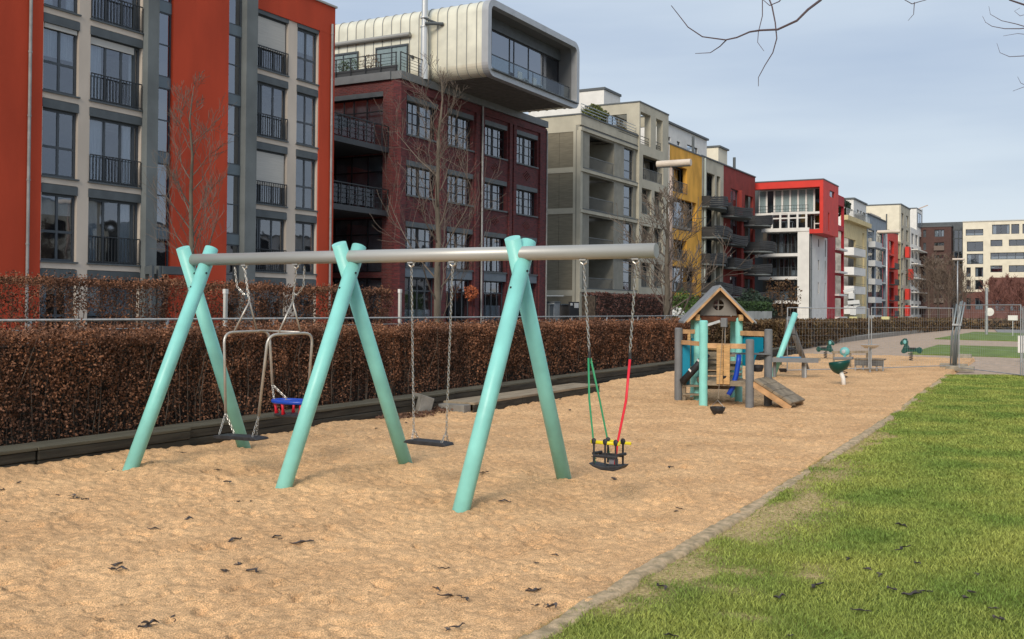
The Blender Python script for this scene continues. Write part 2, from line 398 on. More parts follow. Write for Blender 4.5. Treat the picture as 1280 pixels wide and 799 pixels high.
# ---- 2 brick building with silver roof box -------------------------------------
def brick_building():
    B = thing('loft_building', 'dark red brick loft building with black grid windows under the silver roof box', 'building', (-32, 54, .2))
    fr = SF; Y0, Y1, ZT = 45.5, 62.5, 13.93
    cols = [(46.15, 49.2), (50.22, 53.08), (54.36, 57.17), (58.38, 61.3)]
    rows = [(11.12, 13.2), (7.88, 9.72), (4.05, 6.45)]
    hs = []
    for a, b in cols:
        for z0, z1 in rows: hs.append((a, b, z0, z1))
        hs.append((a, b, .9, 3.5))
    mb = MB(); wall(mb, fr, Y0, Y1, .2, ZT, hs, d0=-.4); mb.build('brick_wall', BRICK, B)
    # pilasters
    for a, b in ((45.5, 46.0), (49.4, 50.05), (53.25, 53.7), (54.0, 54.25), (57.35, 57.7), (57.9, 58.25), (61.5, 62.5)):
        mb = MB(); fr.box(mb, a, b, .2, ZT-.5, .002, .12); mb.build('brick_pilaster', BRICK, B)
    mb = MB(); fr.box(mb, Y0, Y1, ZT-.498, ZT-.1, .002, .1); mb.build('brick_cornice', BRICK, B)
    mb = MB(); fr.box(mb, Y0-.06, Y1+.06, ZT, ZT+.42, -.5, .16); mb.box(-44, -32.5, Y0-.16, Y0+.3, ZT, ZT+.42); mb.build('parapet', mat('parapet_grey', (.16, .17, .175), .55, 2, .1), B)
    # diamond relief between the storeys
    for (a, b) in cols:
        for zc in (10.42, 7.2):
            mb = MB(); yc = (a+b)/2
            for i in range(-3, 4):
                for j in range(-3, 4):
                    if abs(i)+abs(j) <= 3 and (i+j) % 2 == 1: fr.box(mb, yc+i*.15-.065, yc+i*.15+.065, zc+j*.09-.035, zc+j*.09+.035, .001, .05)
            mb.build('diamond_relief', BRICKS, B)
    for a, b in cols:
        for z0, z1 in rows:
            sb = MB(); fr.box(sb, a+.01, b-.01, z1-.28, z1-.005, -.3, .03); sb.build('shutter_box', GREYD, B)
            sl = MB(); fr.box(sl, a-.05, b+.05, z0-.09, z0-.002, -.2, .08); sl.build('sill', GREYD, B)
            window(B, fr, a+.02, b-.02, z0, z1-.28, d=-.22, cols=(.15, .3, .46, .49, .52, .75), rows=(.36, .68), fm=FRAMEK, w=.055, curtain=random.random() < .6)
        s = MB(); fr.box(s, a+.01, b-.01, 3.48, 4.03, -.3, .02); s.build('spandrel', mat('blue_spandrel', (.13, .16, .19), .4, 2, .1), B)
        window(B, fr, a+.02, b-.02, .9, 3.47, d=-.22, cols=(.25, .5, .75), rows=(.72,), fm=FRAME, w=.07)
    # side wall facing the viewer
    fs = Fr('y', 45.5)
    mb = MB(); wall(mb, fs, -44, -32.402, .2, ZT-.01, [(-38.6, -33.05, 11.6, 13.35), (-38.6, -33.05, 7.0, 10.0), (-38.6, -33.05, 3.7, 6.6), (-38.6, -33.05, .9, 3.4)], d0=-.4); mb.build('brick_wall', BRICKS, B)
    window(B, fs, -38.6, -33.05, 11.6, 13.1, d=-.2, cols=(.25, .5, .62, .78), rows=(.5,), fm=FRAMEK, w=.07, curtain=False)
    s = MB(); fs.box(s, -38.6, -33.05, 13.1, 13.35, -.3, .02); s.build('shutter_box', GREYD, B)
    for z0, z1 in ((7.0, 10.0), (3.7, 6.6), (.9, 3.4)): window(B, fs, -38.6, -33.05, z0, z1, d=-.2, cols=(.2, .4, .6, .8), rows=(.3, .7), fm=FRAMEK, w=.07, curtain=False)
    # balconies in the gap
    for zt in (10.32, 6.95):
        mb = MB(); mb.box(-38, -32.62, 40.02, 45.48, zt-.28, zt); sl = mb.build('balcony_slab', mat('balcony_steel', (.05, .055, .06), .5), B)
        rl = MB()
        for yy in [40.1+i*.68 for i in range(9)]: rl.box(-32.68, -32.63, min(yy, 45.42), min(yy, 45.42)+.05, zt, zt+1.08)
        for q in (.35, .6, .82): rl.box(-32.66, -32.64, 40.05, 45.48, zt+q, zt+q+.02)
        rl.box(-32.69, -32.62, 40.05, 45.48, zt+1.08, zt+1.13); rl.build('railing', RAIL, B)
        for i in range(7): pass
        g = MB(); g.box(-32.76, -32.74, 40.2, 45.4, zt+.1, zt+1.0); g.build('balcony_panel', GLASSB, B)
    mb = MB(); mb.box(-40.2, -40, 40.02, 45.48, .2, 13.5); mb.box(-40, -38.1, 40.02, 45.48, 3.3, 3.5); mb.build('back_wall', mat('back_wall_dark', (.06, .025, .022), .8), B)
    interior(B, fr, 45.95, 62.2, .2, 13.8, [.9, 3.75, 7.1, 10.4, 13.7], depth=5, d0=-.42)
    pipe(B, -31.8, 53.85, .2, 13.9, .06); pipe(B, -31.85, 62.42, .2, 13.7, .05)
    mb = MB(); mb.box(-44, -32.6, 45.8, 62.4, 13.8, 13.95); mb.build('roof', CAPM, B)
    # roof terrace rail: side and front
    zt = ZT+.42
    rl = MB()
    for i in range(8):
        x = -32.2-i*1.0; rl.box(x-.025, x+.025, 45.42, 45.47, zt, zt+1.0)
    for q in (.25, .42, .58, .74): rl.box(-39.5, -32.15, 45.435, 45.455, zt+q, zt+q+.018)
    rl.box(-39.5, -32.15, 45.42, 45.47, zt+.97, zt+1.01)
    for i in range(4): yy = 45.45+i*.85; rl.box(-31.95, -31.9, yy, yy+.05, zt, zt+1.0)
    for q in (.25, .42, .58, .74): rl.box(-31.935, -31.915, 45.45, 48.1, zt+q, zt+q+.018)
    rl.box(-31.95, -31.9, 45.45, 48.1, zt+.97, zt+1.01); rl.build('terrace_railing', RAIL, B)
    mb = MB(); mb.box(-39.5, -32.2, 45.5, 45.6, zt, zt+.35); mb.build('terrace_planter', mat('planter_dark', (.05, .055, .06), .6), B)
    # silver roof box: a rounded tube run along X
    ya, yb, za, zb, rr = 48.2, 59.5, 14.36, 18.42, .62
    def ring(o=0., n=7):
        pts = []
        for cy, cz, a0 in ((ya+rr, za+rr, 180), (yb-rr, za+rr, 270), (yb-rr, zb-rr, 0), (ya+rr, zb-rr, 90)):
            for i in range(n+1):
                a = R(a0+90*i/n); pts.append((cy+(rr+o)*math.cos(a), cz+(rr+o)*math.sin(a)))
        return pts
    T = B
    outer = ring(); inner = ring(-.32)
    def shell(name, x0, x1, ro, ri, m):
        mb = MB(); n = len(ro)
        for x in (x0, x1):
            for q in (ro, ri): mb.v += [(x, p[0], p[1]) for p in q]
        for i in range(n):
            j = (i+1) % n
            mb.f += [(i, j, 2*n+j, 2*n+i), (n+i, 3*n+i, 3*n+j, n+j), (i, n+i, n+j, j), (2*n+i, 2*n+j, 3*n+j, 3*n+i)]
        o = mb.build(name, m, T); return o
    shell('silver_shell', -44, -28.55, outer, ring(-.25), SILV)
    shell('front_frame', -28.55, -28.15, ring(.05), ring(-.30), SILVF)
    shell('inner_lining', -29.6, -28.56, ring(-.255), ring(-.30), mat('lining_grey', (.16, .165, .17), .6))
    n = len(outer)
    sm = MB(); x = -28.9
    while x > -42:
        sm.tube([(x, p[0], p[1]) for p in ring(.012)], .028, 4, closed=True); x -= .62
    sm.build('seam', mat('seam_grey', (.30, .30, .28), .5, metal=.3), T)
    sf = MB()
    for i in range(26):
        yy = ya+rr+.1+i*.36; sf.box(-32.3, -28.6, yy, yy+.3, za-.05, za-.012)
    sf.build('soffit_slats', SOFF, T)
    # glazing set back inside the tube
    fx = Fr('x', -29.3)
    mb = MB(); fx.box(mb, ya+.3, yb-.3, 17.45, 18.15, -.3, .0); mb.build('fascia', GREYD, T)
    window(T, fx, ya+.35, yb-.35, za+.3, 17.45, d=-.1, cols=(.2, .4, .45, .62, .8), fm=FRAMEK, w=.07, curtain=True, gm=GLASSR)
    mb = MB(); fx.box(mb, ya+.3, yb-.3, za+.26, za+.32, 0, 1.3); mb.build('balcony_floor', GREYD, T)
    fg = Fr('x', -28.6); g = MB(); fg.box(g, ya+.45, yb-.45, za+.34, za+1.3, -.02, 0); g.build('balcony_glass', GLASSB, T)
    mb = MB()
    for p in (ya+.45, ya+3.2, ya+6, yb-1.6, yb-.5): fg.box(mb, p, p+.04, za+.33, za+1.34, -.06, -.03)
    fg.box(mb, ya+.45, yb-.45, za+1.3, za+1.34, -.05, .01); mb.build('balcony_railing', RAIL, T)
    mb = MB(); mb.box(-37, -36.8, ya+.35, yb-.35, za+.3, zb-.3); mb.build('interior', INTER, T)
    # side openings of the shell (door and window towards the terrace)
    fy = Fr('y', ya)
    for x0, x1, z0, z1 in ((-38.9, -36.75, 14.9, 16.5), (-35.55, -33.3, 14.45, 16.55)):
        mb = MB(); fy.box(mb, x0, x1, z0, z1, .01, .06); mb.build('opening_frame', GREYD, T)
        window(T, fy, x0+.08, x1, z0, z1-.08, d=.14, cols=(.5,), fm=FRAME, w=.05, gm=GLASSB, curtain=False)
        mb = MB(); fy.box(mb, x0+.1, x1-.05, z0+.05, z1-.12, .065, .075); mb.build('white_reflection', CURT, T)  # white panel behind the pane stands in for its bright reflection
    mb = MB().tube([(-40, ya-.18, 17.0), (-33.1, ya-.18, 17.0)], .13, 10); mb.build('awning_box', mat('awning_metal', (.33, .33, .31), .5, metal=.3), T)
    mb = MB().ball((-33.0, ya-.08, 15.75), .1); mb.ball((-31.95, ya-.05, 15.2), .09); mb.build('wall_light', GREYD, T)
    # chimney
    mb = MB().tube([(-31.95, 47.75, 14.3), (-31.95, 47.75, 15.1)], .27, 14); mb.tube([(-31.95, 47.75, 15.1), (-31.95, 47.75, 17.2)], .21, 14); mb.tube([(-31.95, 47.75, 17.2), (-31.95, 47.75, 21.5)], .17, 14)
    for z in (15.1, 17.2, 17.7, 18.8): mb.tube([(-31.95, 47.75, z-.04), (-31.95, 47.75, z+.04)], .25, 14)
    ch = mb.build('chimney_pipe', mat('chimney_steel', (.62, .62, .60), .3, metal=.7), B, smooth=False)
    mb = MB().tube([(-31.9, 47.6, 17.65), (-31.1, 48.15, 17.3)], .06, 8); mb.tube([(-31.75, 47.5, 17.3), (-31.0, 48.15, 17.35)], .09, 8); mb.build('chimney_bracket', GREYD, ch)
    for k, (x, rr2, c) in enumerate(((-36.15, .32, 'a'), (-35.55, .42, 'b'), (-34.25, .55, 'c'))):
        leafball('potted_shrub', ('green grassy pot plant at the left end of the roof terrace', 'small green pot plant behind the terrace railing', 'brownish pot shrub on the terrace between door and window')[k], 'plant', (x, 46.0, 14.35+.75), rr2, 500, DRYL if k == 2 else GRNL, group='pot plants on the roof terrace')
brick_building()
def pod_chair(x, y, label):
    t = thing('garden_chair', label, 'chair', (x, y, 14.68), 'garden chairs on the roof box balcony')
    MB().box(x-.24, x+.24, y-.24, y+.24, 15.10, 15.15).build('seat', FRAMEW, t); MB().box(x-.24, x-.19, y-.24, y+.24, 15.16, 15.62).build('backrest', FRAMEW, t)
    for dx in (-.2, .2):
        for dy in (-.2, .2): MB().box(x+dx-.02, x+dx+.02, y+dy-.02, y+dy+.02, 14.68, 15.10).build('leg', FRAMEW, t)
pod_chair(-28.95, 53.6, 'left white garden chair behind the balcony glass of the silver roof box')
pod_chair(-28.95, 55.4, 'right white garden chair behind the balcony glass of the silver roof box')

# ---- 3 greige building with olive shutters --------------------------------------
def greige_building():
    B = thing('apartment_building', 'greige apartment house with olive sliding shutters, loggias and a roof pergola', 'building', (-32, 76, .2))
    fr = SF; Y0, Ym, Y1 = 67.8, 78.5, 85.1; fs = Fr('y', Y0)
    heads = [14.48, 11.55, 8.6, 5.65]; hs = []
    for h in heads: hs += [(69.5, 74.0, h-2.5, h), (75.95, 77.9, h-2.4, h)]
    mb = MB(); wall(mb, fr, Y0, Ym, .2, 15.68, hs); mb.build('wall', PANEL, B)
    mb = MB()
    for h in heads+[2.9]: fr.box(mb, Y0-.01, Ym, h+.12, h+.36, -.1, .16)
    fr.box(mb, Y0-.02, Y0+.35, .2, 14.6, -.2, .1)
    fr.box(mb, Y0-.014, Ym, 14.98, 15.7, -.34, .12); mb.build('frame_bands', CREAMG, B)
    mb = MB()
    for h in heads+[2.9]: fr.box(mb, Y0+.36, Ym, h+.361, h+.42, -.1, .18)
    fr.box(mb, Y0-.05, Ym, 15.70, 15.8, -.4, .2); mb.box(-37, -32.4, Y0-.05, Y0+.2, 15.70, 15.8); mb.build('cap_edge', CAPM, B)  # dark cap strips on the floor bands and the parapet
    mb = MB(); wall(mb, fs, -36.5, -32.302, .2, 15.69, [(-34.75, -32.5, h-2.5, h+.05) for h in heads+[2.7]], d0=-.3); mb.build('side_wall', CREAMG, B)
    for h in heads+[2.7]:
        mb = MB(); fs.box(mb, -34.75, -33.64, h-2.5, h+.03, -.12, -.04); fs.box(mb, -33.62, -32.5, h-2.5, h+.03, -.12, -.035)
        mb.build('sliding_shutter', SHD, B)
    for k, h in enumerate(heads):
        # loggia
        mb = MB(); mb.box(-34.2, -32.3, 69.5, 74.0, h-2.72, h-2.52); mb.box(-34.3, -34.2, 69.3, 74.2, h-2.5, h+.02); mb.box(-34.2, -32.3, 74.0, 74.1, h-2.5, h); mb.build('loggia', PANEL, B)
        window(B, Fr('x', -34.1), 69.8, 72.2, h-2.45, h-.2, d=.02, cols=(.5,), w=.08)
        railing(B, fr, 69.55, 73.95, h-2.5, .95, -.05, sp=.16, m=mat('rail_grey', (.16, .17, .17), .5))
        w = window(B, fr, 75.95, 77.9, h-2.4, h, d=-.15, cols=(), rows=(.28, .62), w=.07, gm=GLASSD, curtain=False)
        rng = random.Random(k); s = MB()
        for i in range(2):
            z = h-.3-i*.85; fr.box(s, 76.4+.2*rng.random(), 77.6, z-.2-.3*rng.random(), z-.0, -.24, -.22)
            fr.box(s, 76.5, 77.2, z-.62, z-.55, -.24, -.22)
        s.build('stair_artwork', mat('stair_art', (.50, .46, .33), .7, 2, .3), w)  # cream artwork shapes behind the stair window pane
    # block with pergola
    b = Y1; hb = [(79.3, 83.9, 12.35, 14.35), (79.1, 81.2, 9.55, 11.65), (81.9, 83.9, 9.55, 11.65), (79.1, 81.2, 6.5, 8.6), (81.9, 83.9, 6.5, 8.6), (79.1, 81.2, 3.6, 5.6), (81.9, 83.9, 3.6, 5.6), (78.75, 80.95, 15.15, 17.75), (82.15, 83.7, 15.15, 17.75)]
    mb = MB(); wall(mb, fr, Ym, b, .2, 18.45, hb, d1=.25); 
    mb.build('wall', CREAMG, B)
    mb = MB(); mb.box(-32.85, -32.302, Ym, Ym+.28, 15.0, 17.6)
    mb.box(-36.5, -32.3, Ym, Ym+.3, 17.6, 18.449); mb.box(-36.5, -32.3, b-.3, b, 17.6, 18.448); mb.box(-34.6, -34.3, Ym+.3, b-.3, 17.75, 18.44)
    mb.box(-36.5, -36.1, Ym, Ym+.3, 15, 17.6); mb.box(-36.5, -36.1, b-.5, b, 15, 17.6); mb.box(-34.8, -34.5, 81.2, 81.6, 15.06, 17.75); mb.build('pergola', CREAMG, B)
    mb = MB(); mb.box(-36.6, -31.7, Ym-.03, b+.03, 18.452, 18.55); mb.v = []; mb.f = []
    for q in ((-36.6, -31.7, Ym-.05, Ym+.35), (-36.6, -31.7, b-.35, b+.03)): mb.box(*q, 18.452, 18.56)
    mb.box(-32.4, -31.7, Ym+.35, b-.35, 18.452, 18.56); mb.build('pergola_cap', CAPM, B)
    for (a, c, z0, z1) in hb[:7]:
        rl = railing(B, fr, a+.03, c-.03, z0, .95, .12, sp=.15, m=mat('rail_grey', (.16, .17, .17), .5))
        window(B, fr, a, c, z0, z1, d=-.6 if c-a > 3 else -.15, cols=(.5,), w=.08, gm=GLASSD)
    railing(B, fr, 78.8, 80.9, 15.15, .7, .1, sp=0, rails=(.35, .6, 1.)); railing(B, fr, 82.2, 83.65, 15.15, .7, .1, sp=0, rails=(.35, .6, 1.))
    rl = railing(B, fr, Ym-4, Ym-.05, 15.4, .5, .1, sp=0, rails=(.35, .7, 1.))
    mb = MB(); mb.box(-40, -32.35, Y0+.3, b-.3, 14.9, 15.05); mb.build('roof_deck', CAPM, B)
    # penthouse
    fp = Fr('x', -35); mb = MB(); wall(mb, fp, 78.5-4.1+4.4, 82.3+0.4, 15.05, 18.4) ; mb.v = []; mb.f = []
    P0 = on_x(755, 112, -35.0); P1 = on_x(775, 119, -35.0)
    wall(mb, fp, P0.y, P1.y+.05, 15.05, P0.z, [(P0.y+.9, P1.y-.1, 15.1, 18.0)], d0=-.3)
    mb.box(-42, -35.302, P0.y, P0.y+.3, 15.05, P0.z-.002); mb.build('penthouse_wall', WHITE, B)
    window(B, fp, P0.y+.9, P1.y-.1, 15.1, 18.0, d=-.1, cols=(.5,), curtain=False)
    mb = MB(); mb.box(-42.1, -34.9, P0.y-.08, P1.y+.1, P0.z, P0.z+.2); mb.build('penthouse_roof', CAPM, B)
    railing(B, fr, 68, 78.3, 15.8, .75, .0, sp=0, rails=(.4, .7, 1.), m=GALV)
    mb = MB(); fr.box(mb, 68.2, 77.8, 2.75, 2.95, 0, 1.6); mb.build('canopy', GREYC, B)
    interior(B, fr, 74.4, 84.9, .2, 14.7, [.3, 3.2, 6.2, 9.2, 12.1, 14.8], depth=4.2)
    leafball('terrace_shrub', 'green and yellow shrub on the greige roof terrace', 'shrub', (-33.3, 73.2, 16.6), 1.05, 2200, mat('olive_leaf', (.10, .115, .025), .7, island=.5), sc=(.8, 1.4, .75), size=.16)
    leafball('terrace_shrub', 'yellowish shrub under the roof pergola', 'shrub', (-34.0, 80.0, 16.2), .7, 1200, mat('yellow_leaf', (.22, .17, .03), .7, island=.5), size=.16)
greige_building()

# ---- 4 ochre building + attic ----------------------------------------------------
def ochre_building():
    B = thing('apartment_building', 'ochre yellow apartment house with offset dark window openings', 'building', (-32, 90, .2)); fr = SF
    Y0, Y1 = 85.12, 94.4
    def q(pxa, pxb, pya, pyb):   # pixel window -> hole on the facade
        return (Yf(pxa), Yf(pxb), Zf((pxa+pxb)/2, pyb), Zf((pxa+pxb)/2, pya))
    hs = [q(838.5, 857, 208, 241), q(838.5, 869, 250, 288), q(838.5, 857, 300, 326), q(838.5, 869, 334, 366)]
    mb = MB(); wall(mb, fr, Y0, Y1, .2, 16.1, hs, d1=.1); mb.build('wall', OCHRE, B)
    mb = MB(); fr.box(mb, Y0, Y1+.03, 16.1, 16.22, -.4, .15); mb.build('roof_edge', CAPM, B)
    for i, h in enumerate(hs):
        window(B, fr, *h, d=-.5, cols=(.33, .66) if i % 2 else (.5,), w=.1, curtain=(i == 1))
        railing(B, fr, h[0]+.03, h[1]-.03, h[2], .95, .13, sp=.18, m=GREYD)
    pipe(B, -31.82, 85.4, .2, 16, .06, FRAMEW)
    interior(B, fr, Y0+.2, Y1-.2, .2, 15.8, [.3, 3.3, 6.3, 9.3, 12.3, 15.5], depth=4)
    fa = Fr('x', -33.4); A0 = on_x(832, 153, -33.4); A1 = on_x(883.5, 178, -33.4)
    mb = MB(); za = A0.z
    ws = [(on_x(p0, 190, -33.4).y, on_x(p1, 190, -33.4).y, on_x((p0+p1)/2, b, -33.4).z, on_x((p0+p1)/2, a, -33.4).z) for p0, p1, a, b in ((834, 838, 171, 176), (846, 850, 177, 182), (859, 872, 183, 190))]
    wall(mb, fa, A0.y, A1.y, 16.0, za, ws); mb.box(-40, -33.702, A0.y, A0.y+.3, 16, za); mb.build('attic_wall', WHITE, B)
    for w in ws: window(B, fa, *w, d=-.1, cols=(), curtain=False)
    mb = MB(); mb.box(-40, -33.2, A0.y, A1.y+.1, za, za+.18); mb.build('attic_roof', CAPM, B)
    mb = MB(); mb.box(-39, -32.3, Y0, Y1, 15.85, 16.0); mb.build('roof', CAPM, B)
    mb = MB().tube([(-32.6, 93.9, 16.2), (-32.6, 93.9, 18.0)], .13, 8); mb.build('flue', GREYD, B)
ochre_building()

# ---- 5 greige narrow and 6 dark red building, with wavy balconies ----------------
def wavy_balcony(B, y0, y1, zc, out, seed, h=1.0):
    rng = random.Random(seed); mb = MB(); n = 14; pts = []
    ph = rng.random()*6
    for i in range(n+1):
        t = i/n; pts.append((-32+.12+out*(.35+.65*math.sin(math.pi*min(1, t*1.15+.08))**.8)+.12*math.sin(t*9+ph), y0+(y1-y0)*t))
    k = 5
    for j in range(k):
        for i in range(n):
            (xa, ya), (xb, yb) = pts[i], pts[i+1]
            dz = .10*math.sin(i/n*7+ph); dz2 = .10*math.sin((i+1)/n*7+ph)
            z = zc-h/2+j*h/k; w = .05+.03*(j % 2)
            b0 = len(mb.v)
            mb.v += [(xa-w, ya, z+dz), (xb-w, yb, z+dz2), (xb+w, yb, z+dz2), (xa+w, ya, z+dz), (xa-w, ya, z+dz+h/k-.03), (xb-w, yb, z+dz2+h/k-.03), (xb+w, yb, z+dz2+h/k-.03), (xa+w, ya, z+dz+h/k-.03)]
            mb.f += [(b0, b0+3, b0+2, b0+1), (b0+4, b0+5, b0+6, b0+7), (b0, b0+1, b0+5, b0+4), (b0+1, b0+2, b0+6, b0+5), (b0+2, b0+3, b0+7, b0+6), (b0+3, b0, b0+4, b0+7)]
    for yy, (px_, _) in ((y0, pts[0]), (y1, pts[-1])): mb.box(-32.0, px_, yy-.04, yy+.04, zc-h/2, zc+h/2-.05)
    o = mb.build('wavy_balcony', WAVE, B)
    s = MB(); s.prism([(p[0]-.07, p[1]) for p in pts]+[(-31.99, y1), (-31.99, y0)], 'z', zc-h/2-.18, zc-h/2-.02); s.build('balcony_floor', GREYC, o)
def narrow_and_red():
    B = thing('apartment_building', 'narrow greige house front with deep loggias behind wavy dark balconies', 'building', (-32, 98, .2)); fr = SF
    Y0, Y1 = 94.42, 101.35
    lev = [13.2, 10.2, 7.3, 4.4, 1.6]
    hs = []
    for z in lev: hs += [(Yf(883), Yf(893), z-.7, z+1.7), (Yf(895.5), Yf(900), z-.7, z+1.7)]
    mb = MB(); wall(mb, fr, Y0, Y1, .2, 16.2, hs); mb.build('wall', CREAMG, B)
    for h in hs: window(B, fr, *h, d=-.9, cols=(.5,), w=.08)
    mb = MB(); fr.box(mb, Y0, Y1, 16.2, 16.32, -.4, .1); mb.build('roof_edge', CAPM, B)
    interior(B, fr, Y0+.1, Y1-.1, .2, 15.9, [.3, 3.4, 6.4, 9.3, 12.3, 15.6], depth=4)
    ft = Fr('x', -34); a = on_x(898, 184, -34.); b = on_x(909, 189, -34.)
    mb = MB(); wall(mb, ft, a.y, b.y, 15.9, a.z); mb.box(-40, -34.302, a.y, a.y+.3, 15.9, a.z-.01); mb.build('attic_wall', CREAM, B)
    mb = MB(); mb.box(-40, -33.8, a.y-.1, b.y+.1, a.z, a.z+.18); mb.build('attic_roof', CAPM, B)
    mb = MB(); mb.box(-39, -32.3, Y0, Y1, 15.8, 15.95); mb.build('roof', CAPM, B)
    mb = MB().tube([(-33.4, b.y+.6, 16), (-33.4, b.y+.6, 18.1)], .16, 8); mb.build('flue', GREYD, B)
    pipe(B, -31.85, Yf(879), .2, 16.1, .09, mat('pale_pipe', (.42, .46, .42), .6))
    for i, z in enumerate((12.05, 9.15, 6.65, 3.9)):
        wavy_balcony(B, Yf(877.5)-.2, Yf(905), z, 1.4+.5*(i % 2), i, .95)
    C = thing('apartment_building', 'dark red apartment house with stacked wavy dark grey balconies', 'building', (-32, 107, .2))
    Y0, Y1 = 101.37, 112.55
    wz = [13.0, 10.0, 7.0, 4.1, 1.4]; hs = []
    for z in wz: hs += [(Yf(913), Yf(922.5), z-1.0, z+1.15), (Yf(931), Yf(941), z-1.2, z+1.0)]
    mb = MB(); wall(mb, fr, Y0, Y1, .2, 16.2, hs); mb.build('wall', DKRED, C)
    for i, h in enumerate(hs):
        window(C, fr, *h, d=-.15 if i % 2 == 0 else -1.2, cols=(.5,), w=.08, curtain=(i % 2 == 0))
    mb = MB(); fr.box(mb, Y0, Y1+.02, 16.2, 16.32, -.4, .1); mb.build('roof_edge', CAPM, C)
    mb = MB()
    for z0, z1 in ((.3, 14.2),): fr.box(mb, Yf(922.8), Yf(925.5), z0, z1, .002, .35)
    mb.build('red_fin', DKRED, C)
    mb = MB(); mb.box(-40, -32.3, Y0, Y1, 15.8, 15.95); mb.build('roof', CAPM, C)
    interior(C, fr, Y0+.1, Y1-.1, .2, 15.9, [.3, 3.0, 6.0, 8.9, 11.9, 15.6], depth=4)
    for i, z in enumerate((11.65, 8.9, 6.55, 3.7)):
        wavy_balcony(C, Yf(897.5)+1.0, Yf(925), z-.05, 1.6+.5*((i+1) % 2), 10+i, .9)
        wavy_balcony(C, Yf(926), Yf(943), z-.45, 2.6+.5*(i % 2), 20+i, .95)
narrow_and_red()

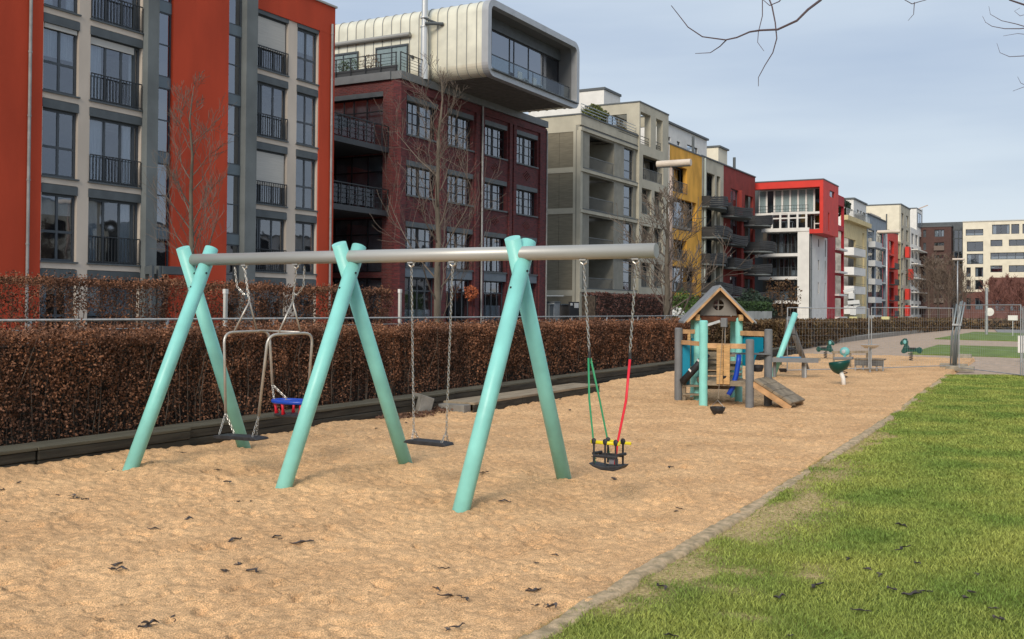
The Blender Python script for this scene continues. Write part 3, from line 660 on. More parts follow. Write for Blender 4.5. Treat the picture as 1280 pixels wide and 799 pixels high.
# ---- 7 white building with bright red top ----------------------------------------
def white_red_building():
    B = thing('apartment_building', 'white apartment house with bright red cantilevered top storeys and white framed conservatory', 'building', (-26, 118, .2))
    YF = 113.5; fs = Fr('y', YF)
    X = lambda px, py=300: on_y(px, py, YF).x
    XR = X(1029, 250); XW = X(1011.5); XP = X(997)
    Z = lambda py, px=990: on_y(px, py, YF).z
    zt = 15.75; zb = 10.05; zslab = Z(285.5, 975)
    # red top: L frame on the viewer side, full side face
    mb = MB(); fs.box(mb, -32.5, XR, 15.02, zt, -1.0, 0); fs.box(mb, X(1024.5, 250), XR, zb+.45, 15.02, -1.0, 0); fs.box(mb, XW, XR, zb, zb+.45, -1.0, 0)
    YR = on_x(1048, 250, XR).y
    mb.build('red_frame', BRED, B)
    fx = Fr('x', XR)
    w1 = (on_x(1037, 250, XR).y, on_x(1043, 250, XR).y, on_x(1040, 247, XR).z, on_x(1040, 239, XR).z)
    w2 = (on_x(1035, 250, XR).y, on_x(1036.6, 250, XR).y, on_x(1036, 289, XR).z, on_x(1036, 266, XR).z)
    mb = MB(); wall(mb, fx, YF+.002, YR, zb+.003, zt-.003, [w1, w2], d1=.004); mb.box(XR-.3, -32.5, YR-.3, YR-.01, 10.3, zt-.02); mb.box(XW, XR-.3, YF+1, YR-.3, zb+.01, zb+.3); mb.build('red_side_wall', BRED, B)
    window(B, fx, *w1, d=-.1, cols=(), curtain=False); window(B, fx, *w2, d=-.1, cols=(), w=.04, curtain=False)
    mb = MB(); mb.box(-32.5, XR+.05, YF-.05, YR+.05, zt, zt+.12); mb.build('roof_edge', CAPM, B)
    # recessed glazing inside the red frame, two storeys
    fg = Fr('y', YF+1.4); x0, x1 = X(944), X(1024)
    for i in range(8):
        a = x0+(x1-x0)*i/8; b = x0+(x1-x0)*(i+1)/8
        window(B, fg, a, b-.01, 12.4, 15.02, d=0, cols=(), fm=FRAMEW, w=.09, curtain='full' if i in (0, 2, 3, 4, 5, 6) else False, gm=GLASSB)
    mb = MB(); mb.box(x0-.3, x1+.05, YF+.01, YF+1.5, 12.15, 12.38); mb.build('upper_floor', WHITE, B)
    # conservatory frame
    xs = [X(965), X(975.5), X(986), X(997), X(1008)]
    mb = MB(); fz0 = zslab; fz1 = 12.35
    for x in xs: fs.box(mb, x-.12, x+.08, fz0, fz1, -.15, .05)
    for z in (fz1, 11.75): fs.box(mb, xs[0]-.1, xs[-1]+.1, z-.07, z+.07, -.13, .03)
    mb.build('conservatory_frame', FRAMEW, B)
    g = MB(); fs.box(g, xs[0], xs[-1], fz0+.05, fz1-.05, -.06, -.04); g.build('conservatory_glass', GLASS, B)
    railing(B, fs, x0+.2, X(1010), 12.4, .75, -.1, sp=.3, rails=(.5, 1.))
    window(B, Fr('y', YF+1.2), X(1014), X(1023.5), 10.5, 12.2, d=0, cols=(), rows=(.4,), fm=FRAMEW, w=.12)
    mb = MB(); mb.box(-44, XW-.6, YF+3.25, YF+12, .3, 15.6); mb.build('core', GREYD, B)
    mb = MB(); mb.box(-32.2, -26.6, YF+3, YF+3.2, .3, 12.2); mb.build('back_wall', mat('warm_dark_wall', (.12, .10, .08), .8, 1, .3), B)
    mb = MB(); tb = X(972), X(990)
    fs.box(mb, tb[0], tb[1], zslab+.72, zslab+.76, -.9, -.3)
    for x in (tb[0]+.1, (tb[0]+tb[1])/2, tb[1]-.1): fs.box(mb, x-.03, x+.03, zslab, zslab+.72, -.6, -.55)
    mb.build('terrace_table', FRAMEW, B)
    # white body: pier, side wall, slabs
    mb = MB(); wall(mb, Fr('y', YF), XP, XW, .3, zslab-.002, d0=-.4)
    mb.build('white_pier', WHITE, B)
    sl = [zslab, Z(318, 980)+.1, Z(347, 980)+.1, Z(377, 980)+.1]
    for i, z in enumerate(sl):
        mb = MB(); x = X(944) if i == 1 else X(952)
        if i: mb.box(X(948), XP-.001, YF-.05, YF+3, z-.32, z)
        else: mb.box(X(952), XP+.0, YF-.08, YF+3, z-.38, z); mb.box(XP+.001, XW-.001, YF-.08, YF+.002, z-.38, z)
        mb.build('balcony_slab', WHITE, B)
        if i:
            railing(B, fs, X(949), XP-.05, z, 1.0, -.05, sp=.16, m=RAIL)
    for i in range(3):
        z0 = sl[i+1]; z1 = sl[i]-.34; f2 = Fr('y', YF+1.9)
        for j in range(3):
            a = X(952)+(XP-X(952))*j/3; window(B, f2, a+.1, a+(XP-X(952))/3-.1, z0+.05, z1-.05, d=0, cols=(.5,), w=.1)
    mb = MB(); mb.box(X(944), X(952), YF-.06, YF+2, sl[1]-.05, sl[1]+1.1); mb.v = []; mb.f = []; mb.box(X(943), X(946.5), YF-.06, YF+.5, sl[1]-.4, sl[1]+1.1); mb.build('balcony_end', WHITE, B)
    fw_ = Fr('x', XW); YE = on_x(1034, 330, XW).y
    ws = [(on_x(1022.6, 330, XW).y, on_x(1024, 330, XW).y, on_x(1023, b, XW).z, on_x(1023, a, XW).z) for a, b in ((299, 309), (325, 338), (353, 367))]
    ws += [(on_x(1031.2, 330, XW).y, on_x(1032.5, 330, XW).y, on_x(1031, b, XW).z, on_x(1031, a, XW).z) for a, b in ((300, 321), (326, 350), (354, 376))]
    mb = MB(); wall(mb, fw_, YF+.002, YE, .3, zb, ws); mb.build('white_side_wall', WHITE, B)
    for w in ws: window(B, fw_, *w, d=-.08, cols=(), w=.05, curtain=False)
    pipe(B, XW+.1, YF+.6, .3, 12.3, .07, GREYD)
    Y2 = on_x(1043.5, 330, XW).y; Y3 = on_x(1054.5, 330, XW).y
    C = thing('apartment_building', 'slim crimson house front with small white floored loggias', 'building', (-27, 127, .2)); f3 = Fr('x', XW+.05)
    hs = [(Y2, Y3-.35, z, z+2.2) for z in (9.2, 6.5, 3.8, 1.1)]
    mb = MB(); wall(mb, f3, YE+.002, Y3, .3, 15.6, hs+[(Y2+.4, Y3-.4, 12.0, 14.4)]); mb.box(XW-6, XW-.26, YE+.01, YE+.3, 9, 15.59); mb.build('wall', CRIM, C)
    for h in hs:
        mb = MB(); f3.box(mb, h[0]-.1, h[1], h[2]-.25, h[2]-.02, -.6, .5); mb.build('balcony_slab', WHITE, C)
        g = MB(); f3.box(g, h[0], h[0]+1.6, h[2]+.0, h[2]+1.3, -.32, -.3); g.build('parasol_screen', mat('teal_grey_screen', (.10, .15, .15), .7), C)
    mb = MB(); mb.box(XW-2.5, XW-2.3, YE+.3, Y3-.3, .3, 15); mb.build('back_wall', CRIM, C)
white_red_building()

# ---- far row -----------------------------------------------------------------------
B2 = [None]*4
def far_row():
    fr = SF
    # pale yellow house with white balcony parapets
    B = thing('apartment_building', 'pale yellow apartment house with rounded white balconies and roof garden', 'building', (-32, 168, .2))
    Y0, Y1 = Yf(1054), Yf(1083.5); YA = Yf(1072)
    lv = [1.6, 4.6, 7.4, 10.3]
    mb = MB(); wall(mb, fr, Y0, Y1, .3, 15.2, [(Y0+.5, YA-1.5, z, z+2.4) for z in lv]+[(Yf(1078), Yf(1080.5), .5, 14.2)]); mb.build('wall', PALE, B)
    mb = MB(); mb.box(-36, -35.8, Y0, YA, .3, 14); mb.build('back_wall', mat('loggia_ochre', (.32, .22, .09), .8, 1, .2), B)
    for z in lv:
        mb = MB(); mb.prism([(-31.9, Y0+.3), (-30.6, Y0+.8), (-30.4, YA-2), (-31.2, YA-1.2), (-31.9, YA-1)], 'z', z-.3, z+.85); mb.build('balcony', WHITE, B)
        railing(B, Fr('x', -30.45), Y0+1, YA-2.2, z+.85, .35, 0, sp=0)
    mb = MB(); fr.box(mb, Y0, Y1+.3, 15.2, 15.9, -.4, .7); mb.build('roof_edge', PALE, B)
    P = on_x(1067, 249, -34.); mb = MB(); wall(mb, Fr('x', -34), P.y, P.y+11, 15.3, P.z, [(P.y+3+2.6*i, P.y+4.6+2.6*i, 16.3, 18.6) for i in range(3)]); mb.box(-40, -34.302, P.y, P.y+.3, 15.3, P.z-.01); mb.build('penthouse_wall', WHITE, B)
    mb = MB(); mb.box(-40, -33.8, P.y-.2, P.y+11.2, P.z, P.z+.25); mb.build('penthouse_roof', CAPM, B)
    railing(B, fr, Y0+.5, Y1, 15.9, 1.1, .4, sp=.8, m=GALV, th=.05)
    leafball('terrace_shrub', 'dark green conifer hedge on the pale yellow roof terrace', 'shrub', (-33.0, Y0+3.5, 17.4), 1.6, 1500, DKGL, sc=(.8, 1.9, .9), size=.3)
    # blue grey house
    B = B2[0] = thing('apartment_building', 'blue grey glazed apartment house with light balcony bands', 'building', (-32, 188, .2))
    Y0, Y1 = Yf(1084), Yf(1107.5); zt = 17.6; YM = Yf(1094)
    lv = [.8, 3.8, 6.8, 9.8, 12.9]
    hs = []
    for z in lv: hs += [(Y0+.8, YM-.8, z+.2, z+2.4), (YM+.8, Y1-.8, z, z+2.6)]
    mb = MB(); wall(mb, fr, Y0, Y1, .3, zt, hs); mb.build('wall', BLUEG, B)
    for h in hs: window(B, fr, *h, d=-.15, cols=(.33, .66), w=.12, curtain=random.random() < .3)
    for z in lv: mb = MB(); fr.box(mb, Y0+.5, YM-.4, z-.7, z+.25, .1, 1.2); mb.build('balcony', mat('light_band', (.50, .51, .52), .7), B)
    for z in lv: mb = MB(); fr.box(mb, YM+.2, Y1, z-.25, z-.05, .02, .3); mb.build('floor_band', FRAMEW, B)
    mb = MB(); fr.box(mb, Y0, Y1, zt, zt+.15, -.5, .2); mb.box(-40, -32.4, Y0, Y1, zt-.15, zt+.1); mb.build('roof', CAPM, B)
    fa = Fr('x', -33.5); mb = MB(); mb.box(-40, -33.5, Yf(1099), Yf(1112), zt, zt+.0+1.2); mb.build('attic', BEIGE, B)
    # narrow red house
    B = B2[1] = thing('apartment_building', 'narrow bright red house with black steel balconies', 'building', (-32, 201, .2))
    Y0, Y1 = Yf(1108), Yf(1120.5); YM = Yf(1116)
    hs = [(Y0+1.2, YM-.6, z, z+2.3) for z in (.9, 3.7, 6.6, 9.5, 12.2)]
    mb = MB(); wall(mb, fr, Y0, Y1, .3, 16.1, hs, d1=.3); mb.build('wall', BRED, B)
    for h in hs[:-1]:
        window(B, fr, *h, d=-.15, cols=(.5,), w=.1, curtain=True)
        mb = MB(); fr.box(mb, h[0], h[1], h[2]-.15, h[2], .3, 1.3); fr.box(mb, h[0], h[1], h[2], h[2]+.9, 1.25, 1.3); mb.build('balcony', RAIL, B)
    window(B, fr, *hs[-1], d=-.15, cols=(.5,), curtain=True)
    mb = MB(); fr.box(mb, Y0, Y1, 16.1, 16.3, -3, .4); mb.build('roof', CAPM, B)
    # tall cream house
    B = B2[2] = thing('apartment_building', 'tall cream house with windowless side wall and red balcony screens', 'building', (-32, 218, .2))
    Y0, Y1 = Yf(1120.8), Yf(1137.5); YS = Yf(1126); zt = 22.2
    mb = MB(); wall(mb, Fr('y', YS), -43, -32.3, .3, zt-.01); mb.build('side_wall', CREAM, B)
    hs = []
    for i in range(7): hs += [(YS+.8, YS+3.2, 1+2.9*i, 3.3+2.9*i), (YS+6.5, YS+9.5, 1+2.9*i, 3.3+2.9*i)]
    mb = MB(); wall(mb, fr, YS+.002, Y1, .3, zt, hs); mb.build('wall', CREAMG, B)
    for h in hs: window(B, fr, *h, d=-.2, cols=(.5,), w=.12, curtain=False)
    lo = [(Y0+.5, YS-.6, 1+2.9*i, 3.0+2.9*i) for i in range(5)]
    mb = MB(); wall(mb, fr, Y0, YS, .3, 15, lo); mb.build('low_wall', PALE, B)
    for h in lo: window(B, fr, *h, d=-.2, cols=(.5,), w=.12)
    for a, z in ((YS+4.5, 12.2), (YS+4.5, 4.0), (YS+8.5, 8.0), (YS+4.5, .8)):
        mb = MB(); fr.box(mb, a-1.2, a+1.2, z, z+2.1, .3, 1.0); mb.build('red_screen', BRED, B)
    mb = MB(); mb.box(-43, -31.9, YS-.05, Y1+.1, zt, zt+.25); mb.build('roof', CAPM, B)
    mb = MB().tube([(-34.6, YS-.15, 13), (-34.6, YS-.15, 20.5)], .12, 6); mb.build('flue', GREYD, B)
    # white tower and neighbours
    B = B2[3] = thing('apartment_building', 'white terraced apartment tower at the far end of the row', 'building', (-32, 236, .2))
    Y0, Y1 = Yf(1138), Yf(1152.5)
    hs = [(Y0+1.5+5.5*j, Y0+5+5.5*j, 1+2.9*i, 3.2+2.9*i) for i in range(6) for j in range(3) if Y0+5+5.5*j < Y1]
    mb = MB(); wall(mb, fr, Y0, Y1, .3, 18.8, hs); mb.build('wall', WHITE, B)
    for h in hs: window(B, fr, *h, d=-.2, cols=(.5,), w=.12, curtain=False)
    YT = Yf(1146); mb = MB(); mb.box(-38.5, -32.05, YT, Y1, 18.7, 23.3); mb.build('tower', WHITE, B)
    window(B, Fr('x', -32.0), YT+1, Y1-1, 19.5, 22.6, d=.05, cols=(.5,), w=.15, curtain=False)
    mb = MB(); mb.box(-38.6, -32.0, YT-.1, Y1, 23.3, 23.5); mb.box(-40, -32.3, Y0, YT, 18.5, 18.79); mb.build('roof', CAPM, B)
    for z in (2.6, 5.5, 8.4, 11.3, 14.2): mb = MB(); fr.box(mb, Y0+1, Y1-1, z, z+.2, .02, 1.3); mb.build('balcony_slab', WHITE, B)
    # construction crane behind
    T = thing('tower_crane', 'thin pale crane jib rising behind the far white tower', 'crane', (-45, 330, 0))
    p = on_y(1151, 270, 330.); q = on_y(1160, 256.5, 330.)
    MB().beam((p.x, 330, 0), (p.x, 330, p.z+2), .9, .9).build('mast', GALV, T)
    MB().beam((p.x-9, 330, p.z-1), (q.x, 330, q.z), .25, .25).build('jib', mat('crane_orange', (.5, .38, .30), .6), T)
    # end of the street: brown brick, glass link, cream
    Y = 240.; fs = Fr('y', Y); X = lambda px, py=320: on_y(px, py, Y).x; Z = lambda py, px=1180: on_y(px, py, Y).z
    B = thing('apartment_building', 'brown brick apartment block at the end of the street', 'building', (-29.5, 240, .2))
    fl = [(Z(296), Z(287)), (Z(312.5), Z(303)), (Z(328.5), Z(319)), (Z(345), Z(335)), (Z(361), Z(351)), (Z(378), Z(368))]
    hs = []
    for k, (a, b) in enumerate(fl): hs += [(X(1154), X(1157.5), a, b), (X(1168), X(1180), a, b)]
    mb = MB(); wall(mb, fs, -33.5, X(1189), .3, Z(283.5), hs); mb.box(X(1189)-.3, X(1189)-.002, Y+.302, Y+12, .3, Z(283.5)-.01); mb.build('brick_wall', BRBR, B)
    for h in hs: window(B, fs, *h, d=-.25, cols=(.4, .7), w=.12, curtain=random.random() < .4)
    for k, (a, b) in enumerate(fl[1:]):
        mb = MB(); fs.box(mb, X(1167.5), X(1180.5), a-.1, a+.9, .01, .5); mb.build('balcony', mat('brown_panel', (.16, .12, .10), .7), B)
    mb = MB(); mb.box(-33.6, X(1189)+.1, Y-.1, Y+12, Z(283.5), Z(283.5)+.3); mb.build('roof', CAPM, B)
    D = thing('glass_link', 'dark glass link between the brown brick and the cream block', 'building', (-25, 243, .2)); f2 = Fr('y', Y+3)
    x0, x1 = on_y(1187, 300, Y+3).x, on_y(1204, 300, Y+3).x
    window(D, f2, x0, x1, .5, 19.3, d=0, cols=(.33, .66), rows=(.15, .3, .45, .6, .75, .9), w=.25, gm=GLASSD, curtain=False)
    mb = MB(); mb.box(x0-10, x1, Y+3.2, Y+12, .3, 21); mb.build('core', GREYD, D)
    C = thing('apartment_building', 'large cream apartment block with ribbon windows and brown base', 'building', (-17, 240, .2))
    XC, XE = X(1203.5), X(1330); hs = []; bal = []
    rowy = [(286, 294), (301.5, 314), (317, 330), (334, 346), (350, 362)]
    for k, (a, b) in enumerate(rowy):
        z0, z1 = Z(b, 1240), Z(a, 1240)
        if k < 3: hs.append((X(1208.5) if k else X(1207), X(1229), z0, z1))
        else: hs += [(X(1208), X(1213.5), z0, z1), (X(1219), X(1229), z0, z1)]
    rb = [(281, 293), (300, 308), (316, 324.5), (332, 340.5)]
    for k, (a, b) in enumerate(rb):
        z0, z1 = Z(b, 1240), Z(a, 1240)
        if k == 2: hs.append((X(1238), X(1290), z0, z1))
        elif k == 0: hs += [(X(1240), X(1262), z0, z1), (X(1264), X(1274), z0, z1), (X(1278), X(1290), z0, z1)]
        else: hs += [(X(1238), X(1253), z0, z1), (X(1261), X(1290), z0, z1)]
        hs.append((X(1296), X(1325), z0, z1))
    zbase = Z(365, 1215)
    mb = MB(); wall(mb, fs, XC, XE, zbase, 20.65, hs); mb.build('wall', CREAM, C)
    for h in hs: window(C, fs, *h, d=-.35, cols=tuple((i+1)/max(1, round((h[1]-h[0])/1.6)) for i in range(max(1, round((h[1]-h[0])/1.6))-1)), w=.12)
    hb = [(X(1208), X(1213.5), 2.2, 4.6), (X(1219), X(1229), 2.2, 4.6), (X(1240), X(1256), 2.0, 4.4), (X(1262), X(1280), 2.0, 4.4)]
    mb = MB(); wall(mb, fs, XC, XE, .3, zbase-.15, hb, d1=-.02); fs.box(mb, X(1237), XE-.01, zbase-.14, Z(347, 1260), .01, .4); mb.build('brown_base', mat('brown_base', (.13, .055, .045), .8, .8, .2), C)
    for h in hb: window(C, fs, *h, d=-.35, cols=(.5,), w=.12)
    mb = MB(); mb.box(XC-.1, XE+.2, Y-.15, Y+12, 20.65, 20.85); mb.build('roof', mat('roof_light', (.5, .5, .47), .7), C)
    mb = MB(); mb.box(XC-6, XC+3, Y+4, Y+11, 20.0, 22.0); mb.v=[]; mb.f=[]; mb.box(XC, XE, Y+6, Y+11.5, .3, 20.6); mb.build('core', GREYD, C)
    # glazing cores closing the view through the far houses
    for a, b, zt_ in ((Yf(1084), Yf(1107), 17.4), (Yf(1108.2), Yf(1120), 15.9), (Yf(1126.3), Yf(1137), 22), (Yf(1138.5), Yf(1152), 18.4)):
        mb = MB(); mb.box(-40, -35, a, b, .3, zt_); mb.build('core', INTER, B2[0 if a < 190 else 1 if a < 207 else 2 if a < 222 else 3])
far_row()
def opposite():
    fw2 = Fr('w', 46.0)
    for k, (a, b, h, m, lab) in enumerate(((34, 92, 14.5, CREAM, 'cream apartment block across the park, seen only reflected in the window panes'), (97, 170, 12.5, WHITE, 'white apartment block across the park, farther along, seen only in reflections'))):
        B = thing('apartment_building', lab, 'building', (46, (a+b)/2, 0)); hs = []; n = int((b-a)/5.2)
        for i in range(n):
            for j in range(int(h/3)):
                y = a+2+i*5.2; hs.append((y, y+(2.6 if i % 3 else 3.6), .9+j*2.95, 2.9+j*2.95))
        mb = MB(); wall(mb, fw2, a, b, 0, h, hs); mb.build('wall', m, B)
        for q in hs: mb = MB(); fw2.box(mb, q[0], q[1], q[2], q[3], -.25, -.2); mb.build('window', FRAMEK, B)
        mb = MB(); mb.box(45.8, 58, a-.2, b+.2, h, h+.3); mb.box(46.4, 58, a, b, 0, h-.01); mb.build('roof', CAPM, B)
opposite()
# =================================================================== ground
def vn(x, y, s, seed):
    rng = np.random.default_rng(seed); T = rng.random((256, 256)); x = np.asarray(x)/s; y = np.asarray(y)/s
    xi = np.floor(x).astype(int); yi = np.floor(y).astype(int); fx = x-xi; fy = y-yi
    fx = fx*fx*(3-2*fx); fy = fy*fy*(3-2*fy)
    a = T[xi % 256, yi % 256]; b = T[(xi+1) % 256, yi % 256]; c = T[xi % 256, (yi+1) % 256]; d = T[(xi+1) % 256, (yi+1) % 256]
    return (a*(1-fx)+b*fx)*(1-fy)+(c*(1-fx)+d*fx)*fy-.5
def kerb_x(y):
    return np.interp(y, [0, 5.3, 10.8, 20, 32.9, 60], [-2.86, -2.86, -2.92, -3.2, -3.75, -4.6])
def sand_h(x, y):
    x = np.asarray(x, float); y = np.asarray(y, float)
    rx = x*.88+y*.47; ry = -x*.47+y*.88
    h = .05*vn(x, y, 1.5, 1)+.022*vn(rx, ry, .55, 2)+.014*vn(ry, rx, .24, 3)+.018*vn(rx, ry, .10, 4)+.022*vn(x, y, .05, 5)-.022*np.abs(vn(rx, ry, .16, 14))-.03*np.abs(vn(ry, x, .07, 15))+.010
    p = vn(rx*1.0, ry, .30, 7)+.5*vn(x, y, .14, 8); h -= .09*np.clip(p-.22, 0, .3)
    for cx_, cy_, dd in ((-8.6, 9.2, .09), (-8.4, 10.1, .05), (-6.25, 9.5, .05), (-4.15, 9.5, .05)):
        r2 = ((x-cx_)/.75)**2+((y-cy_)/.55)**2; h -= dd*np.exp(-r2); h += dd*.45*np.exp(-(np.sqrt(r2)-1.6)**2*4)
    h += .10*np.exp(-((x+10.42)/.35)**2)*(.6+1.2*vn(x*0, y, 1.3, 9))
    h += .028*np.exp(-((x-kerb_x(y))/.35)**2)
    d = x-kerb_x(y)-.04-.07*vn(x, y, .3, 91)-.08*vn(x*0, y, .8, 92); h -= .10*np.clip(d/.06, 0, 1)
    return h-.01
def grid(xs, ys):
    nx, ny = len(xs), len(ys); Xg, Yg = np.meshgrid(xs, ys); i = np.arange(nx*ny).reshape(ny, nx)
    F = np.stack([i[:-1, :-1], i[:-1, 1:], i[1:, 1:], i[1:, :-1]], -1).reshape(-1, 4); return Xg, Yg, F
def ground():
    ys = [2.5]
    while ys[-1] < 46: ys.append(ys[-1]+max(.022, .0028*ys[-1]))
    xs = np.arange(-10.75, -2.3, .024); Xg, Yg, F = grid(xs, np.array(ys))
    Xg = np.minimum(Xg, kerb_x(Yg)+.06+(Xg+2.3)*0) if False else Xg
    k = kerb_x(Yg); Xs = -10.75+(Xg+10.75)*((k+.13+10.75)/(-2.3+10.75))
    Z = sand_h(Xs, Yg)
    # scuffs and footprints pressed into the sand
    rf = np.random.default_rng(17); nf = 2600; fx = -10.3+7.4*rf.random(nf); fy = 3.8+26*rf.random(nf)**1.6; fa = rf.random(nf)*3.1416; fl = .035+.085*rf.random(nf)**2; fd = .011+.032*rf.random(nf)**1.5
    yarr = np.array(ys)
    for k_ in range(nf):
        r_ = .32; i0, i1 = np.searchsorted(yarr, fy[k_]-r_), np.searchsorted(yarr, fy[k_]+r_)
        j0 = max(0, int((fx[k_]-r_+10.75)/(Xs[i0, 1]-Xs[i0, 0]))); j1 = int((fx[k_]+r_+10.75)/(Xs[i0, 1]-Xs[i0, 0]))
        dx = Xs[i0:i1, j0:j1]-fx[k_]; dy = Yg[i0:i1, j0:j1]-fy[k_]; c_, s_ = math.cos(fa[k_]), math.sin(fa[k_])
        u = (dx*c_+dy*s_)/fl[k_]; v = (-dx*s_+dy*c_)/(fl[k_]*.5); q = np.sqrt(u*u+v*v)
        Z[i0:i1, j0:j1] += -fd[k_]*np.exp(-q**3)+fd[k_]*.4*np.exp(-(q-1.4)**2*5)
    V = np.stack([Xs, Yg, Z], -1).reshape(-1, 3)
    m = bpy.data.materials.new('sand'); m.use_nodes = True; nt = m.node_tree; N = nt.nodes; L = nt.links; b = N['Principled BSDF']
    b.inputs['Roughness'].default_value = .95; b.inputs['Specular IOR Level'].default_value = .15
    g = N.new('ShaderNodeNewGeometry')
    def noise(sc, det=5, st=None):
        n = N.new('ShaderNodeTexNoise'); n.inputs['Scale'].default_value = sc; n.inputs['Detail'].default_value = det
        if st:
            mp = N.new('ShaderNodeMapping'); mp.inputs['Scale'].default_value = st; L.new(g.outputs['Position'], mp.inputs[0]); L.new(mp.outputs[0], n.inputs['Vector'])
        else: L.new(g.outputs['Position'], n.inputs['Vector'])
        return n
    n1 = noise(1.1); n2 = noise(110, 3); n3 = noise(14, 6)
    c = N.new('ShaderNodeMix'); c.data_type = 'RGBA'; c.inputs[6].default_value = (.76, .475, .245, 1); c.inputs[7].default_value = (.62, .375, .19, 1)
    mr = N.new('ShaderNodeMapRange'); mr.inputs[1].default_value = .35; mr.inputs[2].default_value = .65; L.new(n1.outputs['Fac'], mr.inputs[0]); L.new(mr.outputs[0], c.inputs[0])
    c2 = N.new('ShaderNodeMix'); c2.data_type = 'RGBA'; c2.blend_type = 'MULTIPLY'; c2.inputs[0].default_value = 1
    r2 = N.new('ShaderNodeMapRange'); r2.inputs[1].default_value = .3; r2.inputs[2].default_value = .7; r2.inputs[3].default_value = .5; r2.inputs[4].default_value = 1.4; L.new(n2.outputs['Fac'], r2.inputs[0])
    L.new(c.outputs[2], c2.inputs[6]); L.new(r2.outputs[0], c2.inputs[7])
    c3 = N.new('ShaderNodeMix'); c3.data_type = 'RGBA'; c3.blend_type = 'MULTIPLY'; c3.inputs[0].default_value = 1
    r3 = N.new('ShaderNodeMapRange'); r3.inputs[1].default_value = .35; r3.inputs[2].default_value = .55; r3.inputs[3].default_value = .82; r3.inputs[4].default_value = 1.04; L.new(n3.outputs['Fac'], r3.inputs[0])  # colour darkened in the bump hollows, shade painted into the sand
    L.new(c2.outputs[2], c3.inputs[6]); L.new(r3.outputs[0], c3.inputs[7]); L.new(c3.outputs[2], b.inputs['Base Color'])
    b1 = N.new('ShaderNodeBump'); b1.inputs['Strength'].default_value = .55; b1.inputs['Distance'].default_value = .03; L.new(n3.outputs['Fac'], b1.inputs['Height'])
    b2 = N.new('ShaderNodeBump'); b2.inputs['Strength'].default_value = .9; b2.inputs['Distance'].default_value = .008; L.new(n2.outputs['Fac'], b2.inputs['Height']); L.new(b1.outputs[0], b2.inputs['Normal']); L.new(b2.outputs[0], b.inputs['Normal'])
    npmesh('sand', V, F, m, smooth=True, kind='structure')
    MATS['sand'] = m
    # wide ground
    s = MB(); s.box(-900, 900, -300, 1500, -.6, -.16); s.build('ground', mat('dirt_ground', (.20, .16, .11), .95, .3, .25, .3, 8), kind='structure')
    GR = mat('gravel', (.52, .38, .275), .95, 6, .25, .5, 30, col2=(.34, .26, .19))
    xs = np.linspace(-14, 20, 60); ys = np.linspace(30, 56, 90); Xg, Yg, F = grid(xs, ys); Z = -.07+.03*vn(Xg, Yg, 2, 21)+np.where(Yg < 46, -.0, 0)
    Z = np.where((Yg < 45.5) & (Xg < kerb_x(Yg)), -.12, Z)
    npmesh('gravel_path', np.stack([Xg, Yg, Z], -1).reshape(-1, 3), F, GR, smooth=True, kind='structure')
    s = MB(); s.prism([(-14, 55.9), (20, 55.9), (20, 150), (-14, 150)], 'z', -.2, -.085); s.build('gravel_ground', GR, kind='structure')
    LG = mat('far_lawn', (.13, .19, .035), .95, 1.2, .25, .4, 12)
    for i, poly in enumerate(([(-7.2, 50), (9, 47), (9, 61), (-7.6, 64)], [(-9.5, 78), (-3, 76), (-1.5, 84), (-5, 104), (-9.5, 106)])):
        n = MB(); n.prism(poly, 'z', -.1, -.03); n.build('grass_strip', LG, kind='structure')
        rng = np.random.default_rng(50+i); P = []
        xs_ = [p[0] for p in poly]; ys_ = [p[1] for p in poly]
    s = MB(); s.prism([(-7.5, 106), (4, 92), (24, 92), (24, 123), (-9, 123)], 'z', -.1, -.04); s.build('asphalt_path', mat('asphalt_path', (.24, .235, .225), .9, 3, .12), kind='structure')
    s = MB(); s.box(-60, -13.2, -10, 250, -.2, .2); s.build('pavement', mat('pavement', (.22, .21, .19), .9, 1.5, .15), kind='structure')
    # kerb: one weathered strip of edging stones
    ys = np.arange(2.4, 33.6, .035); ts = np.linspace(0, 1, 15); Tg, Yg, F = grid(ts, ys)
    wob = .03*vn(Yg, Yg*0, .35, 61)+.02*vn(Yg, Yg*0, .09, 62); wob2 = .05*vn(Yg, Yg*0+3, .4, 63)+.03*vn(Yg, Yg*0, .11, 64)
    w = .18+wob2; Xs = kerb_x(Yg)+wob+Tg*w; edge = np.clip(np.minimum(Tg, 1-Tg)*5, 0, 1)**.6
    joint = np.clip(1-np.abs(((Yg+.3) % 1.0)-.5)/.012, 0, 1)*0+np.clip(1-np.abs(((Yg+.3*np.sin(Yg)) % 1.0)-.5)/.02, 0, 1)
    Z = -.09+edge**.5*(.118+.02*vn(Yg, Tg*0, 1.0, 65)+.010*vn(Xs, Yg, .05, 66)+.010*vn(Xs, Yg, .02, 67))-.03*joint
    npmesh('kerb', np.stack([Xs, Yg, Z], -1).reshape(-1, 3), F, mat('kerb_concrete', (.68, .50, .31), .95, 12, .3, 1.0, 90, col2=(.36, .28, .165)), smooth=True, kind='structure')
    # lawn
    ys = [1.5]
    while ys[-1] < 33.0: ys.append(ys[-1]+max(.05, .008*ys[-1]))
    ys = np.array(ys); ts = np.linspace(0, 1, 150)**1.6; Tg, Yg, F = grid(ts, ys)
    yl = 33.3; Xs = kerb_x(Yg)+.13+.03*vn(Yg, Yg*0, .3, 71)+Tg*22; Yl = Yg-Tg*0
    Yl = np.where(Yg > 20, 20+(Yg-20)*(1-.05*np.clip(Xs+3.7, 0, 6)/3), Yg)
    bare = bareness(Xs, Yl)
    Z = lawn_h(Xs, Yl)
    V = np.stack([Xs, Yl, Z], -1).reshape(-1, 3)
